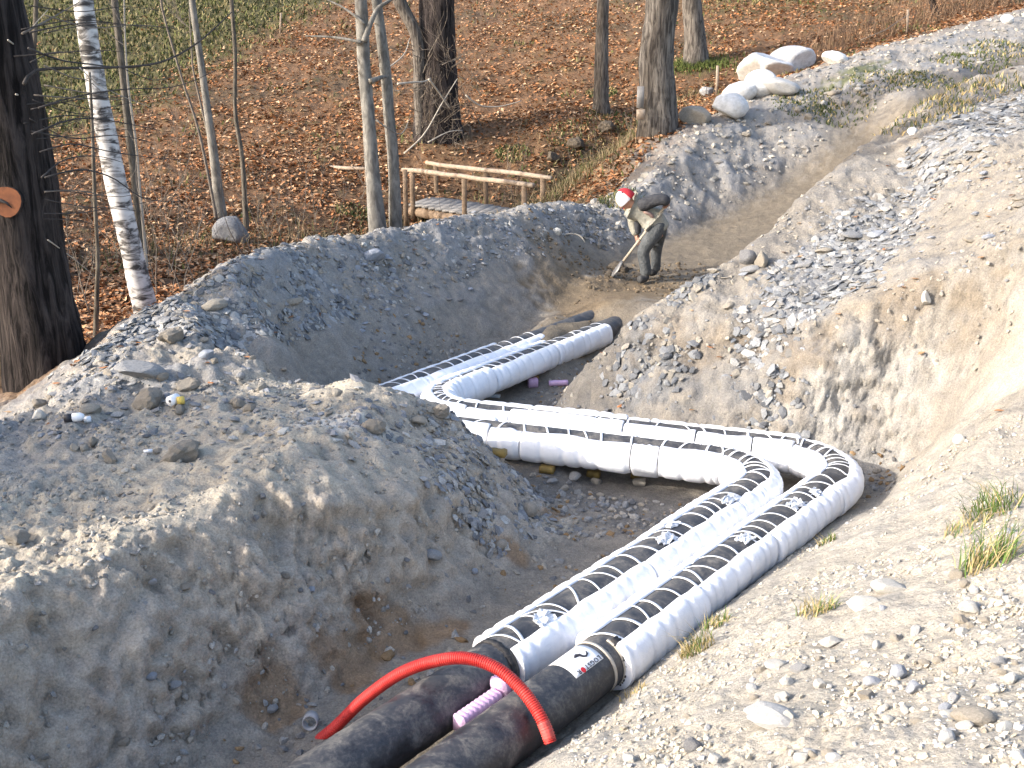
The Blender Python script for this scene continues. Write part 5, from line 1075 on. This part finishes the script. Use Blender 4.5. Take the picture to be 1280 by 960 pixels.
def ellipse_keep(u, v, z, rx, ry, rot, q=1.0):
    c = PZ(u, v, z); ca, sa = math.cos(rot), math.sin(rot)
    def f(x, y, zz, r):
        dx, dy = x - c[0], y - c[1]; e = np.hypot((dx * ca + dy * sa) / rx, (-dx * sa + dy * ca) / ry) + .5 * perlin(x * 1.7, y * 1.7, 0 * x + 11); return r.random(len(x)) < q * sstep(1.15, .55, e)
    return f
pal_b = [(.17, .178, .19), (.22, .228, .24), (.26, .265, .272), (.135, .14, .15), (.31, .305, .295), (.20, .19, .175)]
stone_field('slate_fan', 40000, lambda x, y, r: .8 + 5.5 * (x * .5 + .5), (7.6, 13.5), (BK,), .02, .13, (.10, .28), pal_b, 31, 'blue-grey slate flakes fanned over the upper bank', lambda x, y, z, r: ellipse_keep(1060, 300, 1.7, 1.5, .55, .75)(x, y, z, r) | ellipse_keep(1230, 200, 2.3, 1.6, .6, .75)(x, y, z, r), 2.4, 5000)
stone_field('shale_outcrop', 30000, lambda x, y, r: .4 + 3.2 * (x * .5 + .5), (7.9, 11.2), (BK,), .03, .14, (.2, .4), [(.12, .125, .135), (.16, .165, .175), (.20, .205, .212), (.25, .23, .20)], 32, 'dark angular shale breaking out of the cut bank', lambda x, y, z, r: ellipse_keep(800, 490, .3, .6, .30, -.8, .16)(x, y, z, r) | ellipse_keep(960, 500, .5, .45, .2, -.5, .12)(x, y, z, r) | ellipse_keep(868, 346, 1.32, .35, .14, .6, .45)(x, y, z, r), 2.0, 1500)
stone_field('slate_band', 40000, lambda x, y, r: -3.6 + 3.4 * (x * .5 + .5), (7.4, 11.5), (SP_,), .02, .13, (.12, .3), pal_b, 33, 'slate flakes tumbled down the left spoil bank', lambda x, y, z, r: ellipse_keep(270, 385, 1.25, 1.3, .5, .5)(x, y, z, r) | ellipse_keep(420, 420, .6, .9, .6, .2, .7)(x, y, z, r), 2.4, 3300)

# ------------------------------------------------------------------ the worker and his shovel
feet = hit(812, 351); YB = feet[1]
def J(u, v, dy=0.0): return np.array(PY(u, v, YB + dy))
SCL = proj(J(815, 300))[2] / FPX         # metres per pixel at the worker
def skin(name, nodes, edges, mat, parent, root=0, sub=2):
    base = np.array(parent_world(parent)); me = bpy.data.meshes.new(name)
    me.from_pydata([tuple(np.array(n[0]) - base) for n in nodes], edges, []); me.update(); o = link(name, me, parent)
    m = o.modifiers.new('skin', 'SKIN'); m.use_smooth_shade = True
    for i, n in enumerate(nodes):
        sv = me.skin_vertices[0].data[i]; r = n[1]; sv.radius = r if hasattr(r, '__len__') else (r, r); sv.use_root = (i == root)
    o.modifiers.new('smooth', 'SUBSURF').levels = sub; o.modifiers['smooth'].render_levels = sub; me.materials.append(mat); return o
M_skin = solid('skin', (.32, .17, .12), (.40, .22, .16), 30, .6, .1); M_jack = solid('khaki_jacket', (.25, .24, .20), (.37, .35, .295), 14, .9, .8, 22, .04); M_navy = solid('dark_sleeve', (.025, .026, .032), (.055, .056, .062), 16, .9, .6, 30, .03)
M_trou = solid('grey_green_trousers', (.062, .067, .07), (.115, .12, .123), 12, .9, .8, 22, .04); M_boot = solid('dark_boot', (.03, .03, .033), (.07, .068, .065), 20, .7, .4); M_hatw = solid('white_hat', (.45, .46, .5), (.62, .62, .65), 25, .9, .5); M_hatr = solid('red_hat_band', (.34, .02, .03), (.42, .035, .045), 25, .9, .4); M_pink = solid('faded_pink_panel', (.24, .15, .135), (.30, .22, .19), 25, .9, .4); M_shaft = solid('shovel_wood', (.33, .28, .21), (.44, .38, .3), 20, .6, .2); M_steel = solid('shovel_steel', (.16, .15, .14), (.26, .25, .24), 20, .5, .2, metal=.6)
man = empty('person', feet, 'worker in khaki jacket and white and red hat bending over, shovelling sand in the trench', 'person')
pel = J(823, 284); sp1 = J(813, 274); chest = J(802, 262); neck = J(792, 257); headc = J(783, 250)
hipL, hipR = J(821, 287, -.11), J(825, 287, .11); kneL, kneR = J(803, 314, -.12), J(820, 315, .14); ankL, ankR = J(808, 344, -.10), J(819, 337, .17)
toeL, toeR = J(798, 350, -.20), J(811, 341, .08)
shL, shR = J(807, 255, -.20), J(791, 266, .13); elL, haL = J(833, 249, -.30), J(833, 257, -.20); elR, haR = J(794, 285, .08), J(797, 300, -.02)
body_n = [(pel, .12), (sp1, .13), (chest, .14), (neck, .055), (headc, .085), (hipL, .085), (kneL, .06), (ankL, .032), (ankL * .45 + toeL * .55, .02), (hipR, .085), (kneR, .06), (ankR, .032), (ankR * .45 + toeR * .55, .02), (shL, .05), (elL, .036), (haL, .030), (shR, .05), (elR, .036), (haR, .032),
    (headc + (J(779, 256) - headc), .05)]
body_e = [(0, 1), (1, 2), (2, 3), (3, 4), (0, 5), (5, 6), (6, 7), (7, 8), (0, 9), (9, 10), (10, 11), (11, 12), (2, 13), (13, 14), (14, 15), (2, 16), (16, 17), (17, 18), (4, 19)]
# five fingers on each hand, curling round the shaft
sh_top, sh_bot = J(841, 245, -.22), J(778, 328, -.02); sdir = unit(sh_bot - sh_top)
def on_shaft(p): return sh_top + sdir * np.dot(p - sh_top, sdir)
for hi, hp in ((15, haL), (18, haR)):
    q = on_shaft(hp); out = unit(hp - q + np.array([0, -1e-3, 1e-3])); side = unit(np.cross(sdir, out))
    for k in range(5):
        f = (k - 2) * .019; ln = (.9, 1.0, 1.05, .95, .8)[k]; b0 = len(body_n); sg = -1 if k == 0 else 1
        body_n += [(hp * .4 + q * .6 + sdir * f + out * .026 + side * .012 * sg, .0095), (q + sdir * f + side * .032 * sg * ln, .0085), (q + sdir * f - out * .024 * ln + side * .014 * sg, .0078)]; body_e += [(hi, b0), (b0, b0 + 1), (b0 + 1, b0 + 2)]
body = skin('body', body_n, body_e, M_skin, man)
# face: nose, brow, jaw, eyes, ear on the head
fw = unit(J(775, 258) - headc); upv = unit(np.array([-.35, 0, 1.0]) - fw * np.dot([-.35, 0, 1.0], fw)); lat = np.cross(fw, upv)
def ell(c, r, ax, n=10):
    mb = MB(); vs = []; fs = []; m = n * 2
    for i in range(n + 1):
        a = math.pi * i / n
        for k in range(m):
            b = 2 * math.pi * k / m; vs.append(c + ax[0] * r[0] * math.sin(a) * math.cos(b) + ax[1] * r[1] * math.sin(a) * math.sin(b) + ax[2] * r[2] * math.cos(a))
    fs = [(i * m + k, (i + 1) * m + k, (i + 1) * m + (k + 1) % m, i * m + (k + 1) % m) for i in range(n) for k in range(m)]; mb.add(vs, fs); return mb
hc = headc + fw * .015
ell(hc, (.098, .076, .118), (fw, lat, upv)).build('head', M_skin, man)
ell(hc + fw * .098 - upv * .015, (.02, .013, .024), (fw, lat, upv), 6).build('nose', M_skin, man)
for s_ in (-1, 1):
    ell(hc + fw * .086 + lat * .032 * s_ + upv * .012, (.009, .013, .008), (fw, lat, upv), 6).build('eye', M_boot, man); ell(hc - fw * .01 + lat * .077 * s_ - upv * .005, (.02, .010, .03), (fw, lat, upv), 6).build('ear', M_skin, man)
ell(hc + fw * .086 - upv * .058, (.010, .026, .007), (fw, lat, upv), 6).build('mouth', M_inkred, man)
# hat: white knitted crown, red band towards the nape, dark marks
hat = None; mb = MB(); n, m = 9, 20; vs = []
for i in range(n + 1):
    a = math.pi * .56 * i / n
    for k in range(m):
        b = 2 * math.pi * k / m; q = 1.0 + .03 * math.sin(6 * b) * (i > 2); vs.append(hc + upv * (.015 + .145 * math.cos(a)) + (fw * .125 * math.cos(b) + lat * .105 * math.sin(b)) * math.sin(a) * q - fw * .015)
fs = [(i * m + k, (i + 1) * m + k, (i + 1) * m + (k + 1) % m, i * m + (k + 1) % m) for i in range(n) for k in range(m)]; mb.add(vs, fs); hat = mb.build('hat', M_hatw, man)
mb = MB(); vs = []; kk = 16
for i in range(n + 1):
    a = math.pi * .57 * i / n
    for k in range(kk):
        b = math.pi * .62 + math.pi * .76 * k / (kk - 1); vs.append(hc + upv * (.015 + .152 * math.cos(a)) + (fw * .134 * math.cos(b) + lat * .114 * math.sin(b)) * math.sin(a) - fw * .017)
mb.add(vs, [(i * kk + k, (i + 1) * kk + k, (i + 1) * kk + k + 1, i * kk + k + 1) for i in range(n) for k in range(kk - 1)]); rb = mb.build('red_band', M_hatr, hat); sm_ = rb.modifiers.new('thick', 'SOLIDIFY'); sm_.thickness = .006
for (b, a) in ((4.4, .75),):
    c_ = hc + upv * (.015 + .15 * math.cos(a)) + (fw * .131 * math.cos(b) + lat * .110 * math.sin(b)) * math.sin(a) - fw * .015; ell(c_, (.012, .010, .008), (fw, lat, upv), 5).build('dark_mark', M_navy, hat)
# clothes follow the body
jk = [(J(824, 283), (.165, .150)), (J(814, 272), (.185, .175)), (J(804, 262), (.19, .18)), (J(795, 258), (.12, .11)), (J(789, 257), (.078, .078)), (J(829, 290), (.155, .15))]
skin('jacket', jk, [(0, 1), (1, 2), (2, 3), (3, 4), (0, 5)], M_jack, man, 2)
skin('near_sleeve', [(J(799, 257, -.12), .11), (shL, .10), (shL * .5 + elL * .5 + np.array([0, 0, .03]), .092), (elL, .088), (elL * .25 + haL * .75, .07)], [(0, 1), (1, 2), (2, 3), (3, 4)], M_navy, man)
skin('far_sleeve', [(J(796, 262, -.02), .10), (J(791, 270, .04), .092), (J(792, 283, .06), .078), (J(796, 295, .0), .055)], [(0, 1), (1, 2), (2, 3)], M_jack, man)
skin('sleeve_lining', [(J(799, 268, -.10), .055), (J(797, 280, -.07), .055), (J(798, 293, -.05), .042)], [(0, 1), (1, 2)], M_navy, man)
skin('pink_panel', [(J(803, 264, -.175), (.06, .03)), (J(811, 266, -.17), (.065, .03)), (J(817, 272, -.16), (.05, .03))], [(0, 1), (1, 2)], M_pink, man)
tr = [(J(823, 284), (.135, .14)), (hipL, .118), (J(812, 300, -.12), .112), (kneL, .090), (J(806, 330, -.11), .082), (J(808, 346, -.10), .082), (hipR, .115), (J(822, 300, .13), .102), (kneR, .080), (J(820, 327, .15), .072), (J(819, 340, .16), .075), (J(829, 276), .09)]
skin('trousers', tr, [(0, 1), (1, 2), (2, 3), (3, 4), (4, 5), (0, 6), (6, 7), (7, 8), (8, 9), (9, 10), (0, 11)], M_trou, man)
for ank, toe in ((ankL, toeL), (ankR, toeR)): skin('boot', [(ank + np.array([0, 0, .05]), .062), (ank * .8 + toe * .2 - np.array([0, 0, .035]), .068), (toe, .055)], [(0, 1), (1, 2)], M_boot, man)
shv = empty('shovel', tuple(sh_bot), 'long pale-handled shovel held by the worker, its blade dug into the sand', 'shovel')
MB().tube([tuple(sh_top + (sh_bot - sh_top) * k / 5) for k in range(6)], .0185, 8).build('shaft', M_shaft, shv)
mb = MB(); bl = sh_bot; su = unit(np.cross(sdir, [0, 1, 0])); sl_ = np.array([0, 1.0, 0]); vs = []
for i in range(7):
    w = (.025, .06, .10, .11, .105, .085, .03)[i]
    for k in range(7): t = (k - 3) / 3; vs.append(bl + sdir * (i * .05 - .02) + sl_ * w * t - su * (.03 * (1 - t * t)))
mb.add(vs, [(i * 7 + k, i * 7 + k + 1, (i + 1) * 7 + k + 1, (i + 1) * 7 + k) for i in range(6) for k in range(6)]); o = mb.build('blade', M_steel, shv); o.modifiers.new('thick', 'SOLIDIFY').thickness = .004
# little heap of dug earth in front of the blade
for i, (u, v, s_, lb) in enumerate(((770, 338, .30, 'dark crumbly lump of earth at the shovel blade'), (781, 341, .20, 'brown lump of earth right of the shovel blade'), (762, 345, .2, 'dark lump of earth left of the shovel blade'))): p = hit(u, v); put_stone(p, s_, s_ * .6, lb, 'damp', 300 + i, 'earth_lump', 'earth lump', None, 3, 3, sink=.3)
